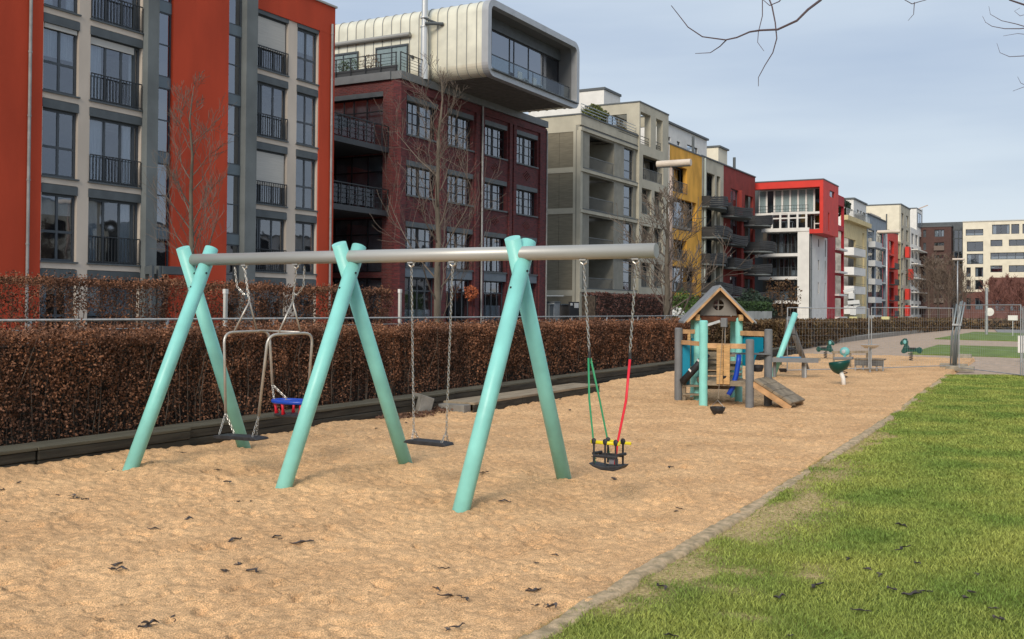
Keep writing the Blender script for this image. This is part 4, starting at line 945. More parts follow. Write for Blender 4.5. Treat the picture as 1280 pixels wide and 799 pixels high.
    m = bpy.data.materials.new('lawn'); m.use_nodes = True; nt = m.node_tree; N = nt.nodes; L = nt.links; b = N['Principled BSDF']; b.inputs['Roughness'].default_value = .95; b.inputs['Specular IOR Level'].default_value = .1
    at = N.new('ShaderNodeAttribute'); at.attribute_name = 'bare'; g = N.new('ShaderNodeNewGeometry')
    n1 = N.new('ShaderNodeTexNoise'); n1.inputs['Scale'].default_value = .55; n1.inputs['Detail'].default_value = 5; L.new(g.outputs['Position'], n1.inputs['Vector'])
    n2 = N.new('ShaderNodeTexNoise'); n2.inputs['Scale'].default_value = 35; n2.inputs['Detail'].default_value = 4; L.new(g.outputs['Position'], n2.inputs['Vector'])
    c = N.new('ShaderNodeMix'); c.data_type = 'RGBA'; c.inputs[6].default_value = (.17, .185, .04, 1); c.inputs[7].default_value = (.085, .125, .022, 1)
    mr = N.new('ShaderNodeMapRange'); mr.inputs[1].default_value = .4; mr.inputs[2].default_value = .6; L.new(n1.outputs['Fac'], mr.inputs[0]); L.new(mr.outputs[0], c.inputs[0])
    c2 = N.new('ShaderNodeMix'); c2.data_type = 'RGBA'; c2.inputs[7].default_value = (.50, .37, .19, 1); L.new(c.outputs[2], c2.inputs[6]); L.new(at.outputs['Fac'], c2.inputs[0])
    c3 = N.new('ShaderNodeMix'); c3.data_type = 'RGBA'; c3.blend_type = 'MULTIPLY'; c3.inputs[0].default_value = 1; r3 = N.new('ShaderNodeMapRange'); r3.inputs[1].default_value = .3; r3.inputs[2].default_value = .7; r3.inputs[3].default_value = .55; r3.inputs[4].default_value = 1.35
    L.new(n2.outputs['Fac'], r3.inputs[0]); L.new(c2.outputs[2], c3.inputs[6]); L.new(r3.outputs[0], c3.inputs[7]); L.new(c3.outputs[2], b.inputs['Base Color'])
    bp = N.new('ShaderNodeBump'); bp.inputs['Strength'].default_value = .4; bp.inputs['Distance'].default_value = .015; L.new(n2.outputs['Fac'], bp.inputs['Height']); L.new(bp.outputs[0], b.inputs['Normal'])
    o = npmesh('lawn', V, F, m, smooth=True, kind='structure')
    a = o.data.attributes.new('bare', 'FLOAT', 'POINT'); a.data.foreach_set('value', np.clip(bare, 0, 1).astype(np.float32).ravel())
    # blades
    rng = np.random.default_rng(11); n = 620000
    yy = 4.2+(33-4.2)*rng.random(n)**1.9
    xl = kerb_x(yy)+.10+.14*vn(yy, yy*0, .45, 33)+.06*vn(yy, yy*0, .12, 34); xr = np.interp(yy, [4, 8, 12, 20, 33], [2.2, 1.6, 1.2, .6, -.5])
    xx = xl+(xr-xl)*rng.random(n)
    keep = rng.random(n) > np.clip(bareness(xx, yy)*1.0, 0, .86); xx, yy = xx[keep], yy[keep]; n = len(xx)
    zz = lawn_h(xx, yy)-.004
    hgt = (.014+.022*rng.random(n))*(1-.5*np.clip(bareness(xx, yy), 0, 1))*(1+.3*vn(xx, yy, .5, 31))*(1+yy/60); w = (.0022+.0016*rng.random(n))*np.maximum(1, yy/7)
    an = rng.random(n)*6.283; tl = .5+.9*rng.random(n); ta = rng.random(n)*6.283
    B = np.stack([xx, yy, zz], -1); D = np.stack([np.cos(an)*w, np.sin(an)*w, 0*w], -1)
    mid = B+np.stack([np.cos(ta)*hgt*tl*.28, np.sin(ta)*hgt*tl*.28, hgt*.6], -1); tip = B+np.stack([np.cos(ta)*hgt*tl*.8, np.sin(ta)*hgt*tl*.8, hgt], -1)
    V = np.stack([B-D, B+D, mid+D*.7, mid-D*.7, tip], 1).reshape(-1, 3); i = np.arange(n)[:, None]*5
    F = np.concatenate([i+np.array([[0, 1, 2]]), i+np.array([[0, 2, 3]]), i+np.array([[3, 2, 4]])]).astype(np.int32)
    n = 90000; yy = 4.2+(33-4.2)*rng.random(n)**1.9; xl = kerb_x(yy)+.02; xx = xl+1.6*rng.random(n)**1.6
    keep = rng.random(n) < .15+bareness(xx, yy); xx, yy = xx[keep], yy[keep]; n = len(xx); zz = lawn_h(xx, yy)-.003
    an = rng.random(n)*6.283; ta = rng.random(n)*6.283; w = (.0016+.0012*rng.random(n))*np.maximum(1, yy/7); hgt = .012+.02*rng.random(n)
    B = np.stack([xx, yy, zz], -1); D = np.stack([np.cos(an)*w, np.sin(an)*w, 0*w], -1); tip = B+np.stack([np.cos(ta)*hgt*1.6, np.sin(ta)*hgt*1.6, hgt*.6], -1)
    npmesh('dry_grass', np.stack([B-D, B+D, tip], 1).reshape(-1, 3), np.arange(3*n).reshape(-1, 3), mat('straw_blade', (.40, .33, .12), .8, 2, .3, col2=(.24, .22, .07), island=.4, spec=.2), kind='stuff', label='thin dry straw grass on the worn strip beside the kerb', category='grass')
    gm = mat('grass_blade', (.34, .37, .085), .7, .9, .3, col2=(.17, .25, .05), island=.45, spec=.2)
    npmesh('grass', V, F, gm, kind='stuff', label='short green grass growing on the lawn beside the sandpit', category='grass')
def bareness(x, y):
    d = x-kerb_x(y)-.15
    e = np.exp(-(d/.26)**2)*(.50+1.8*vn(x, y, .8, 41)+.8*vn(x, y, .2, 42))
    e += np.exp(-(d/.6)**2)*np.clip(2.3*vn(x, y, 1.1, 43)+.8*vn(x, y, .3, 44)-.2, 0, 1)
    for cx_, cy_, sx, sy in BAREP:
        r = ((x-cx_)/sx)**2+((y-cy_)/sy)**2; e = e+np.exp(-r)*(.75+1.8*vn(x, y, .25, 45))
    return np.clip(e, 0, 1)
BAREP = []
for px, py, sx, sy in ((985, 706, .34, .2), (935, 712, .18, .14), (1095, 552, .22, .8), (915, 735, .25, .12), (870, 715, .15, .2), (1245, 478, .25, .8), (1110, 545, .15, .3), (1020, 718, .12, .1), (930, 770, .2, .08), (1015, 630, .25, .5)):
    p = on_z(px, py, .02); BAREP.append((p.x, p.y, sx, sy))
def lawn_h(x, y):
    return .012+.05*vn(x, y, 2.2, 51)+.02*vn(x, y, .5, 52)+.03*np.clip(x-kerb_x(y), 0, 3)/3
ground()

# =================================================================== retaining wall of sleepers + steps
def sleepers():
    TM = mat('weathered_timber', (.045, .040, .030), .9, 3, .35, .6, 25, stretch=(3, .5, 8)); TT = mat('timber_top', (.10, .09, .062), .9, 2, .25, .6, 30, stretch=(6, .6, 6))
    t = thing('retaining_wall', 'low dark sleeper wall along the foot of the near brown hedge', 'wall', (-10.6, 15, 0))
    y = 3.2; k = 0; rg = random.Random(8)
    while y < 46:
        L_ = 2.3; x = float(np.interp(y+1.1, [3, 9, 16, 30, 46], [-10.42, -10.40, -10.62, -11.0, -11.35])); zt = .24
        x2 = float(np.interp(y+L_+1.1, [3, 9, 16, 30, 46], [-10.42, -10.40, -10.62, -11.0, -11.35]))
        for j in range(3):
            mb = MB(); o = rg.uniform(-.012, .012); z0 = -.1+j*.113
            mb.obox((x-.09+o, y+L_/2, z0+.055), (0, L_/2-.012, 0), (.1, 0, 0), (0, 0, .054))
            mb.build('sleeper', TM, t, bevel=.012)
        mb = MB(); mb.obox((x-.2, y+L_/2, zt+.018), (0, L_/2-.004, 0), (.215, 0, 0), (0, 0, .02)); mb.build('top_board', TT, t, bevel=.008)
        y += L_
    t = thing('wooden_step', 'long low wooden step standing in front of the sleeper wall', 'step', (-9.9, 19, 0))
    for i in range(3):
        y0 = 16.35+i*1.85; mb = MB(); mb.box(-10.45, -9.78, y0, y0+1.84, .12, .165); mb.build('tread', mat('timber_tread', (.30, .24, .165), .9, 2, .25, .5, 30, stretch=(6, .6, 6)), t, bevel=.006)
        mb = MB(); mb.box(-9.82, -9.785, y0, y0+1.84, -.1, .118); mb.build('riser', TM, t)
    mb = MB(); mb.box(-10.4, -9.85, 16.1, 16.34, -.05, .13); mb.build('end_slab', mat('concrete_slab', (.20, .19, .17), .9, 5, .2, .4, 40), t, bevel=.01)
    t = thing('concrete_block', 'grey concrete block leaning at the near end of the wooden step', 'block', (-10.5, 15.6, 0))
    mb = MB(); mb.obox((-10.6, 15.85, .12), (.02, .05, .17), (-.24, .2, .0), (.06, .1, -.04)); mb.build('slab', mat('concrete_slab', (.20, .19, .17)), t, bevel=.01)
sleepers()
def pile():
    rng = np.random.default_rng(8); n = 900; y = 14.2+2.2*rng.random(n); x = -10.42+.35*rng.random(n)**2; P = np.stack([x, y, sand_h(x, y)+.02+.03*rng.random(n)], -1)
    V, F = leaves(rng, P, .05); npmesh('leaf_litter', V, F, mat('brown_litter', (.13, .07, .045), .85, 3, .3, island=.5), kind='stuff', label='brown dead leaves drifted against the sleeper wall near the step', category='leaves')
pile()

# =================================================================== hedges
def hedge(name, label, segs, leaf, core, dens, lsize, stems, top_z, thick, m, back=False, seed=0, holes=0., zbot=.15, floor=0.):
    """segs: [(y0,y1)], face x from function top_z(y)->(xface, z)"""
    rng = np.random.default_rng(seed); t = thing(name, label, 'hedge', (float(top_z(segs[0])[0])-thick/2, (segs[0]+segs[1])/2, floor))
    y0, y1 = segs; P = []; y = y0
    allP = []; allS = []
    while y < y1:
        step = min(2.0, y1-y); f = max(1., (y/14.)) ; d = dens/f**1.5; ls = lsize*f**.62
        z_t = float(top_z(y)[1]); A = step*(z_t-zbot)
        n = int(A*d); yy = y+step*rng.random(n); zz = zbot+(z_t-zbot)*rng.random(n)**.85
        xf, zt = top_z(yy); dep = rng.random(n)**1.5*.24
        xx = xf-dep+.16*vn(yy*1.0, zz, .35, seed+1)+.16*vn(yy, zz, 1.1, seed+2)
        if back: pass
        low = (zz-zbot)/(z_t-zbot); keep = rng.random(n) < np.clip(.62+.6*low, 0, 1)
        keep &= (vn(yy, zz, .28, seed+3)+.5*vn(yy, zz, .12, seed+5)) > (-.68+holes+.24*(1-low))
        allP.append(np.stack([xx, yy, zz], -1)[keep]); allS.append(np.full(keep.sum(), ls))
        n2 = int(step*thick*d*.9); yy = y+step*rng.random(n2); xf, zt = top_z(yy); tx = rng.random(n2)*thick
        zz = zt+.05*vn(yy, tx, .3, seed+4)*2-rng.random(n2)**2*.12+.13*rng.random(n2)**7+.10*vn(yy, tx, .9, seed+6); allP.append(np.stack([xf-tx, yy, zz], -1)); allS.append(np.full(n2, ls))
        y += step
    P = np.concatenate(allP); Sz = np.concatenate(allS)
    V, F = leaves(rng, P, 1.0); c = np.repeat(P, 4, 0); V = c+(V-c)*np.repeat(Sz, 4)[:, None]
    npmesh('foliage', V, F, m, t)
    if stems:
        mb = MB(); rg = random.Random(seed)
        y = y0
        while y < min(y1, 34):
            xf, zt = top_z(y); x = float(xf)-rg.random()*.28-.03
            pts = [(x, y, zbot-.1), (x+rg.uniform(-.05, .05), y+rg.uniform(-.1, .1), zbot+float(zt-zbot)*.35), (x+rg.uniform(-.08, .08), y+rg.uniform(-.15, .15), zbot+float(zt-zbot)*.7), (x+rg.uniform(-.1, .1), y+rg.uniform(-.22, .22), float(zt)-rg.random()*.1+.03)]
            mb.tube(pts, [.007, .005, .004, .002], 4, caps=False); y += rg.random()*.09*max(1, y/12)
        mb.build('stems', TWIG, t)
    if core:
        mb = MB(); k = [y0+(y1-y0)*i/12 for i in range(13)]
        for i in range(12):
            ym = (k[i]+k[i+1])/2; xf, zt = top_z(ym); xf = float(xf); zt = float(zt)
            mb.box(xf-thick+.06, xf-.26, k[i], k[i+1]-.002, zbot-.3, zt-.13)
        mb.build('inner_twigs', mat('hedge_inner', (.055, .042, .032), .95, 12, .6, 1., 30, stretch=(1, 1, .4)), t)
    return t
BEECH = mat('beech_leaf', (.25, .115, .062), .75, 1.1, .38, island=.7, col2=(.13, .066, .042), spec=.15)
BEECHG = mat('beech_leaf_greenish', (.15, .10, .045), .75, 1.5, .4, island=.55, col2=(.085, .05, .03), spec=.2)
hedge('beech_hedge', 'long near hedge of dry rust brown leaves behind the sleeper wall', (4.4, 34), 1, True, 3600, .036, True,
      lambda y: (np.interp(y, [3, 9, 16, 30, 46], [-10.95, -10.95, -11.1, -11.5, -11.9]), 1.50-np.interp(y, [20, 34], [0, .06])+.04*vn(np.asarray(y, float), np.asarray(y, float)*0, 1.2, 77)), 1.2, BEECH, seed=3)
hedge('beech_hedge', 'far part of the brown hedge curving past the playhouse to the fenced area', (34.1, 123), 1, True, 2600, .05, False,
      lambda y: (np.interp(y, [34, 51, 80, 93, 118], [-11.7, -12.3, -14.1, -13.3, -12.4]), np.interp(y, [34, 45, 60, 112], [1.44, 1.34, 1.25, 1.0])+.04*vn(np.asarray(y, float), np.asarray(y, float)*0, 2., 78)), 1.5, BEECHG, seed=5, zbot=0)
hedge('beech_hedge', 'taller thin brown hedge in front of the red building behind the rail', (6, 22.7), 1, False, 2300, .040, True,
      lambda y: (np.asarray(y, float)*0-16.0, 2.32+.03*vn(np.asarray(y, float), np.asarray(y, float)*0, 1., 79)), .55, BEECH, seed=9, holes=.30, zbot=.3, floor=.2)
hedge('beech_hedge', 'brown hedge under the canopy of the greige building', (58, 92), 1, True, 1500, .05, False,
      lambda y: (np.asarray(y, float)*0-26.0, 2.75+.05*vn(np.asarray(y, float), np.asarray(y, float)*0, 1., 80)), 1.2, mat('hedge_dark_red', (.10, .045, .035), .8, 1, .3, island=.5), seed=12, zbot=.2, floor=.2)
# far right hedge across the path end
def far_hedge():
    rng = np.random.default_rng(5); t = thing('beech_hedge', 'low far brown hedge beyond the grass strips at the right', 'hedge', (-8, 150, 0))
    n = 9000; P = np.stack([-21.5+31*rng.random(n), 124+1.6*rng.random(n), .0+1.0*rng.random(n)**.8], -1); V, F = leaves(rng, P, .42); npmesh('foliage', V, F, BEECHG, t)
    MB().box(-21.4, 9.4, 124.4, 125.4, -.1, .85).build('inner_twigs', MATS['hedge_inner'], t)
far_hedge()

# =================================================================== trees
def grow(base, height, seed, r0=.09, first=.3, nb=26, up=1.1, blen=.38, twig=3, lean=(0, 0), rt_=.004, gnarl=.12, tw_n=5):
    rg = random.Random(seed); trunk = MB(); crown = MB(); N_ = 9
    bx, by, bz = base; tp = []
    for i in range(N_+1):
        t = i/N_; tp.append((Vector((bx+lean[0]*t+rg.uniform(-1, 1)*.03*height*.3*t, by+lean[1]*t+rg.uniform(-1, 1)*.03*height*.3*t, bz+height*t)), r0*(1-t)**.8+.006))
    trunk.tube([p for p, r in tp], [r for p, r in tp], 9)
    def branch(p, d, L, r, depth):
        n = 5; pts = [p]; rs = [r]
        for i in range(n):
            d = (d+Vector((rg.uniform(-1, 1), rg.uniform(-1, 1), rg.uniform(-.6, 1.0)))*gnarl+Vector((0, 0, .05*up))).normalized()
            p = p+d*L/n; pts.append(p); rs.append(max(rt_, r*(1-(i+1)/n*.85)))
            if depth < twig and i >= 1:
                k = 1 if rg.random() < .75 else 2
                for _ in range(k if depth else k+ (rg.random() < .5)):
                    a = d.cross(Vector((rg.uniform(-1, 1), rg.uniform(-1, 1), rg.uniform(-1, 1)))).normalized()
                    nd = (d*.75+a*rg.uniform(.5, .95)+Vector((0, 0, .18*up))).normalized()
                    branch(p, nd, L*rg.uniform(.4, .62), rs[-1]*.62, depth+1)
        crown.tube(pts, rs, 5 if depth == 0 else 3, caps=False)
    for i in range(nb):
        t = first+(1-first)*(i+rg.random())/nb*.97; j = min(N_-1, int(t*N_)); q = t*N_-j
        p = tp[j][0].lerp(tp[j+1][0], q); r = tp[j][1]*(1-q)+tp[j+1][1]*q; a = i*2.4+rg.uniform(-.4, .4)
        d = Vector((math.cos(a), math.sin(a), up*rg.uniform(.6, 1.3))).normalized()
        branch(p, d, height*blen*(1.15-t)*rg.uniform(.6, 1.1), min(r*.42, r0*.24), 0)
    return trunk, crown
def tree(name, label, base, height, seed, m=None, group=None, **k):
    t = thing(name, label, 'tree', base, group); a, b = grow(base, height, seed, **k)
    a.build('trunk', m or BARK, t, smooth=True); b.build('crown', mat('branch', (.125, .10, .08), .9, island=.3) if not m else m, t)
    return t
tree('bare_tree', 'small leafless young tree in front of the red slab of the red building', (-14, 13.55, .2), 5.6, 5, r0=.062, first=.3, nb=22, up=1.25, blen=.32, twig=2, rt_=.0032, gnarl=.2)
tree('bare_tree', 'tall leafless young tree in front of the brick building', (-14, 21.6, .2), 7.6, 11, r0=.10, first=.14, nb=21, up=.95, blen=.40, twig=2, rt_=.004, gnarl=.17)
tree('bare_tree', 'leafless tree with spreading low limbs before the ochre building', (-14, 37.5, .2), 6.2, 21, r0=.15, first=.14, nb=24, up=.75, blen=.46, twig=2, rt_=.0105, gnarl=.2)
FB = mat('far_branch', (.13, .095, .07), .9, island=.35); FR = mat('far_branch_red', (.17, .075, .06), .9, island=.35)
for i, (px, py, Y, h, s) in enumerate(((1161, 398, 150, 9, 31), (1173, 398, 158, 9.5, 32), (1186, 398, 148, 9, 33), (1199, 398, 165, 7.5, 34))):
    p = on_y(px, 390, Y); tree('bare_tree', 'brown leafless tree, %s of four before the brown brick block' % ('leftmost', 'second from the left', 'second from the right', 'rightmost')[i], (p.x, Y, 0), h, s, m=FB, group='bare trees before the far brick block', r0=.15, first=.12, nb=19, up=1.2, blen=.45, twig=2, rt_=.022)
for i, (px, Y, h, s) in enumerate(((1243, 135, 5.6, 41), (1262, 140, 5.9, 42), (1279, 132, 5.2, 43))):
    p = on_y(px, 390, Y); tree('bare_tree', 'reddish leafless bushy tree, %s of three before the cream block' % ('left one', 'middle one', 'right one')[i], (p.x, Y, 0), h, s, m=FR, group='reddish trees before the cream block', r0=.12, first=.1, nb=26, up=1., blen=.55, twig=2, rt_=.02)
# the tree off to the right whose twigs hang into the sky
def overhang():
    t = thing('bare_tree', 'leafless tree whose thin twigs hang into the sky at the top right', 'tree', (7.5, 9, 0))
    MB().tube([(7.5, 9, 0), (7.3, 9.1, 2), (7.0, 9.3, 4), (6.2, 9.8, 6.2), (5.2, 10.2, 8)], [.2, .17, .15, .12, .07], 10).build('trunk', BARK, t, smooth=True)
    mb = MB()
    def tw(pts, r0_, r1, Y=11.):
        P = [on_y(px, py, Y+dy) for px, py, dy in pts]; n = len(P); mb.tube(P, [r0_+(r1-r0_)*i/(n-1) for i in range(n)], 6)
        return P
    tw([(1060, -90, 1), (1045, -40, .6), (1026, 0, .3), (1010, 12, .1), (996, 26, 0), (972, 37, 0), (950, 38, 0), (937, 40, -.1), (921, 47, -.2), (907, 50, -.2), (878, 46, -.3), (860, 34, -.4), (850, 21, -.4), (839, 7, -.5)], .016, .0035)
    tw([(908, 50, -.2), (900, 58, -.1), (888, 66, 0), (869, 67, 0)], .007, .003)
    tw([(955, -40, .5), (958, -10, .3), (965, 8, .2), (969, 28, .1), (971, 48, 0), (966, 66, 0), (956, 82, 0), (948, 97, 0), (948, 108, 0)], .010, .003)
    tw([(953, -10, .4), (953, 20, .3), (948, 40, .1), (947, 53, 0), (955, 64, 0)], .006, .0025)
    tw([(990, -20, .3), (974, 2, .2), (962, 7, .2), (954, 0, .2)], .008, .004)
    tw([(1130, -40, 1), (1131, 0, 1), (1140, 5, 1), (1150, 2, 1), (1158, 0, 1)], .007, .003)
    tw([(1143, 3, 1), (1142, 18, 1), (1135, 26, 1)], .005, .002)
    tw([(1300, 12, 2), (1280, 6, 2), (1262, 0, 2), (1240, -20, 2)], .012, .008)
    tw([(1300, 33, 3), (1275, 36, 3), (1256, 36, 3), (1240, 33, 3), (1232, 28, 3), (1228, 20, 3)], .007, .002)
    tw([(1290, 36, 3), (1270, 30, 3), (1252, 26, 3), (1238, 18, 3), (1236, 8, 3)], .006, .002)
    tw([(1300, 64, 3), (1280, 70, 3), (1262, 71, 3), (1250, 66, 3), (1246, 54, 3)], .006, .002)
    tw([(1300, 104, 3), (1282, 108, 3), (1266, 114, 3)], .005, .002); tw([(1285, 108, 3), (1276, 104, 3), (1272, 96, 3)], .004, .002)
    tw([(1290, 44, 3), (1272, 42, 3), (1254, 45, 3)], .004, .002); tw([(1290, 16, 3), (1275, 20, 3), (1268, 14, 3), (1275, 10, 3)], .004, .002)
    for a in ((-40, 955), (-90, 1060), (-40, 1130), (-20, 990)): 
        p = on_y(a[1], a[0], 11.5); mb.tube([p, (p.x*.5+3.0, p.y*.5+5.2, p.z*.5+3.8), (6.2, 9.8, 6.2)], [.016, .035, .06], 6)
    for a in ((1300, 12), (1300, 33), (1300, 64), (1300, 104)):
        p = on_y(a[0], a[1], 14.); mb.tube([p, (p.x*.5+3.2, p.y*.5+5, p.z*.5+2.6), (6.6, 9.5, 5.0)], [.012, .03, .05], 6)
    mb.build('crown', mat('twig_dark', (.10, .07, .075), .9), t)
overhang()
# street greenery by the buildings
leafball('conifer', 'dark evergreen shrub in front of the wavy balconies', 'shrub', (-24, 84, 1.9), 1.5, 2500, DKGL, sc=(1.1, 1.4, 1.0), size=.2)
leafball('shrub', 'rusty orange leaved small tree beside the white building', 'shrub', (-24, 93, 3.0), 1.7, 1000, mat('rust_mix', (.10, .055, .025), .8, 3, .6, island=.6), sc=(1, 1.3, 1.0), size=.15)
leafball('conifer', 'small bright green conifer behind the leafless tree and the playhouse', 'shrub', (-22, 62, 1.9), 1.0, 2200, mat('conifer_green', (.06, .11, .02), .7, island=.5), sc=(1, 1.3, 1.1), size=.13)
def planter():
    a = on_x(930, 390, -22); b = on_x(965, 390, -22)
    t = thing('planter', 'long whitish concrete planter with a clipped green hedge in it', 'planter', (-22, (a.y+b.y)/2, .2))
    MB().box(-23, -22, a.y, b.y, .2, 1.75).build('trough', mat('pale_concrete', (.46, .45, .41), .85, 1, .15), t)
    rng = np.random.default_rng(2); n = 5000; P = np.stack([-23+rng.random(n), a.y+(b.y-a.y)*rng.random(n), 1.7+.75*rng.random(n)], -1); V, F = leaves(rng, P, .16); npmesh('hedge_foliage', V, F, mat('box_leaf', (.035, .07, .02), .7, island=.5), t)
planter()
# =================================================================== swing set
MINT = mat('mint_paint', (.25, .63, .57), .4, 3, .09, .12, 14, spec=.45)
BEAM = mat('beam_metal', (.42, .415, .39), .42, 2.5, .08, metal=.35, stretch=(.4, 3, 3))
STEEL = mat('steel', (.50, .48, .44), .35, 12, .15, metal=.7)
TUBE = mat('tube_steel', (.47, .44, .40), .4, 10, .12, metal=.5)
RUB = mat('black_rubber', (.022, .022, .025), .55, 20, .3, .2, 80)
def chain(mb, a, b, pitch=.036, r=.0042, sl=0.):
    a = Vector(a); b = Vector(b); L_ = (b-a).length; n = max(2, int(L_/pitch)); d = (b-a)/n; t = d.normalized()
    s = t.cross(Vector((0, 1, 0.2))).normalized(); q = t.cross(s)
    for i in range(n):
        u = s if i % 2 else q; c = a+d*(i+.5)+Vector((0, 0, -sl*math.sin(math.pi*(i+.5)/n))); h = pitch*.68; w = .0115
        mb.tube([c+t*h*math.cos(k)+u*w*math.sin(k) for k in [math.pi*2*j/8 for j in range(8)]], r, 4, closed=True)
def swing_set():
    t = thing('swing_set', 'mint green A-frame swing frame with a long grey round crossbeam', 'swing set', (-7.4, 9.5, 0))
    ZB = 2.455
    mb = MB().tube([(-9.88, 9.5, ZB), (-3.66, 9.5, ZB)], .073, 24); b = mb.build('crossbeam', BEAM, t, smooth=True)
    for p in b.data.polygons:
        if len(p.vertices) > 4: p.use_smooth = False
    legs = [((-9.61, 8.42), (-9.585, 9.62), 2.60), ((-9.85, 10.52), (-9.85, 9.40), 2.60), ((-7.40, 8.50), (-7.31, 9.63), 2.58), ((-7.28, 10.55), (-7.42, 9.40), 2.60), ((-5.16, 8.40), (-5.12, 9.62), 2.58), ((-5.13, 10.53), (-5.20, 9.42), 2.61)]
    for i, (f, tp, zt) in enumerate(legs):
        a = Vector((f[0], f[1], 0)); c = Vector((tp[0], tp[1], zt)); a2 = a-(c-a).normalized()*.35
        o = MB().tube([a2, c], .083, 28).build('leg', MINT, t, smooth=True, bevel=0)
        for p in o.data.polygons:
            if len(p.vertices) > 4: p.use_smooth = False
        for f_, v1, v2 in ((.88, (.08, -.02, 0), (.09, -.023, 0)), (.81, (-.02, -.078, .01), (-.023, -.089, .01))):
            q = a+(c-a)*f_; MB().tube([q+Vector(v1), q+Vector(v2)], .012, 8).build('bolt', mat('dark_bolt', (.05, .05, .05), .4, metal=.6), o)
    for x in (-8.92, -8.12, -6.5, -5.97, -4.43, -3.87):
        h = MB(); h.box(x-.035, x+.035, 9.47, 9.53, ZB-.085, ZB-.07); h.tube([(x-.028, 9.5, ZB-.075), (x-.03, 9.5, ZB-.105), (x, 9.5, ZB-.125), (x+.03, 9.5, ZB-.105), (x+.028, 9.5, ZB-.075)], .011, 8)
        h.build('hanger', STEEL, t)
    return ZB-.12
ZH = swing_set()
def flat_swing():
    t = thing('swing', 'single swing with flat black rubber seat hanging on two chains in the middle bay', 'swing', (-6.24, 9.5, .42))
    for x0, x1 in ((-6.5, -6.45), (-5.97, -6.03)):
        mb = MB(); xs = x1; chain(mb, (x0, 9.5, ZH), (xs, 9.5, .56)); mb.build('chain', STEEL, t)
        mb = MB()
        for s in (-1, 1): chain(mb, (xs, 9.5, .565), (xs+(.04 if x0 < -6.2 else -.04)*.5, 9.5+s*.065, .45), .03)
        mb.build('seat_chain', STEEL, t)
    mb = MB(); mb.prism([(-6.53, .425), (-6.50, .452), (-6.42, .46), (-6.08, .455), (-6.0, .445), (-5.98, .418), (-6.02, .408), (-6.45, .412)], 'y', 9.41, 9.59); mb.build('seat', RUB, t, bevel=.008)
flat_swing()
def duo_swing():
    t = thing('parent_child_swing', 'swing with two steel tube hoops, flat black seat and blue ringed toddler seat', 'swing', (-8.6, 9.5, .4))
    def hoop(nb, nt, ft, fb, name='hoop'):
        nb, nt, ft, fb = map(Vector, (nb, nt, ft, fb)); r = .13; P = [nb]
        d1 = (nt-nb).normalized(); d2 = (ft-nt).normalized(); d3 = (fb-ft).normalized()
        for k in range(6):
            q = k/5; P.append((nt-d1*r)*(1-q)**2+nt*2*q*(1-q)+(nt+d2*r)*q*q)
        for k in range(6):
            q = k/5; P.append((ft-d2*r)*(1-q)**2+ft*2*q*(1-q)+(ft+d3*r)*q*q)
        P.append(fb); o = MB().tube(P, .0165, 12).build(name, TUBE, t, smooth=True); return o
    A = ((-8.95, 9.24, .62), (-9.02, 9.27, 1.57), (-8.90, 9.92, 1.585), (-8.84, 9.92, .92))
    Bq = ((-8.40, 9.20, .62), (-8.27, 9.20, 1.56), (-8.13, 9.82, 1.575), (-8.18, 9.82, .98))
    hoop(*A); hoop(*Bq)
    o = MB().tube([(-8.93, 9.78, 1.588), (-8.18, 9.66, 1.583)], .013, 10).build('cross_tube', TUBE, t, smooth=True)
    for ap, hx, x0 in (((-8.84, 9.5, 1.94), A, -8.92), ((-8.17, 9.5, 1.94), Bq, -8.12)):
        for q in (.22, .72):
            e = Vector(hx[1]).lerp(Vector(hx[2]), q); MB().tube([ap, e+Vector((0, 0, .01))], .011, 8).build('hanger_rod', TUBE, t, smooth=True)
        mb = MB(); chain(mb, (x0, 9.5, ZH), ap, .04, .0055); mb.build('chain', STEEL, t)
        mb = MB(); x2 = x0-.16 if x0 < -8.5 else x0+.12
        c0 = Vector((x2, 9.5, ZH+.02)); c1 = Vector(ap)+Vector((0, 0, .1)); m_ = Vector((x2+(.04 if x0 < -8.5 else -.01), 9.5, 2.12))
        chain(mb, c0, m_, .036); chain(mb, m_, (m_.x*.4+c1.x*.6, 9.5, 2.02), .036); chain(mb, (m_.x*.4+c1.x*.6, 9.5, 2.02), c1, .036); mb.build('safety_chain', STEEL, t)
    for (hp, x) in ((A[0], -8.93), (Bq[0], -8.42)):
        mb = MB()
        for s, dx in ((-1, .0), (1, .05)): chain(mb, hp, (x+(dx if x < -8.6 else -dx)*1.6, 9.20+s*.08, .385), .032)
        mb.build('seat_chain', STEEL, t)
    mb = MB(); mb.prism([(-9.0, .35), (-8.98, .372), (-8.9, .38), (-8.45, .385), (-8.35, .378), (-8.32, .36), (-8.36, .345), (-8.95, .335)], 'y', 9.08, 9.3); mb.build('flat_seat', RUB, t, bevel=.006)
    # toddler seat
    cx_, cy_ = -8.47, 9.86; ring = [(cx_+.27*math.cos(a), cy_+.15*math.sin(a), .735) for a in [2*math.pi*i/24 for i in range(24)]]
    MB().tube(ring, .026, 10, closed=True).build('blue_ring', mat('blue_plastic', (.012, .06, .42), .35), t, smooth=True)
    for a in (195, 262, 325, 40, 110):
        mb = MB()
        p = Vector((cx_+.25*math.cos(R(a)), cy_+.14*math.sin(R(a)), .72)); q = Vector((cx_+.22*math.cos(R(a)), cy_+.12*math.sin(R(a)), .58))
        mb.tube([p, p.lerp(q, .5), q], [.02, .015, .027], 8); mb.build('red_support', mat('red_plastic', (.62, .012, .03), .4), t, smooth=True)
    mb = MB(); mb.lathe((cx_, cy_, .545), [(0, 0), (.22, 0), (.25, .015), (.25, .035), (.22, .045), (0, .045)], 20); mb.v = [(x, cy_+(y-cy_)*.6, z) for x, y, z in mb.v]; mb.build('toddler_seat', RUB, t)
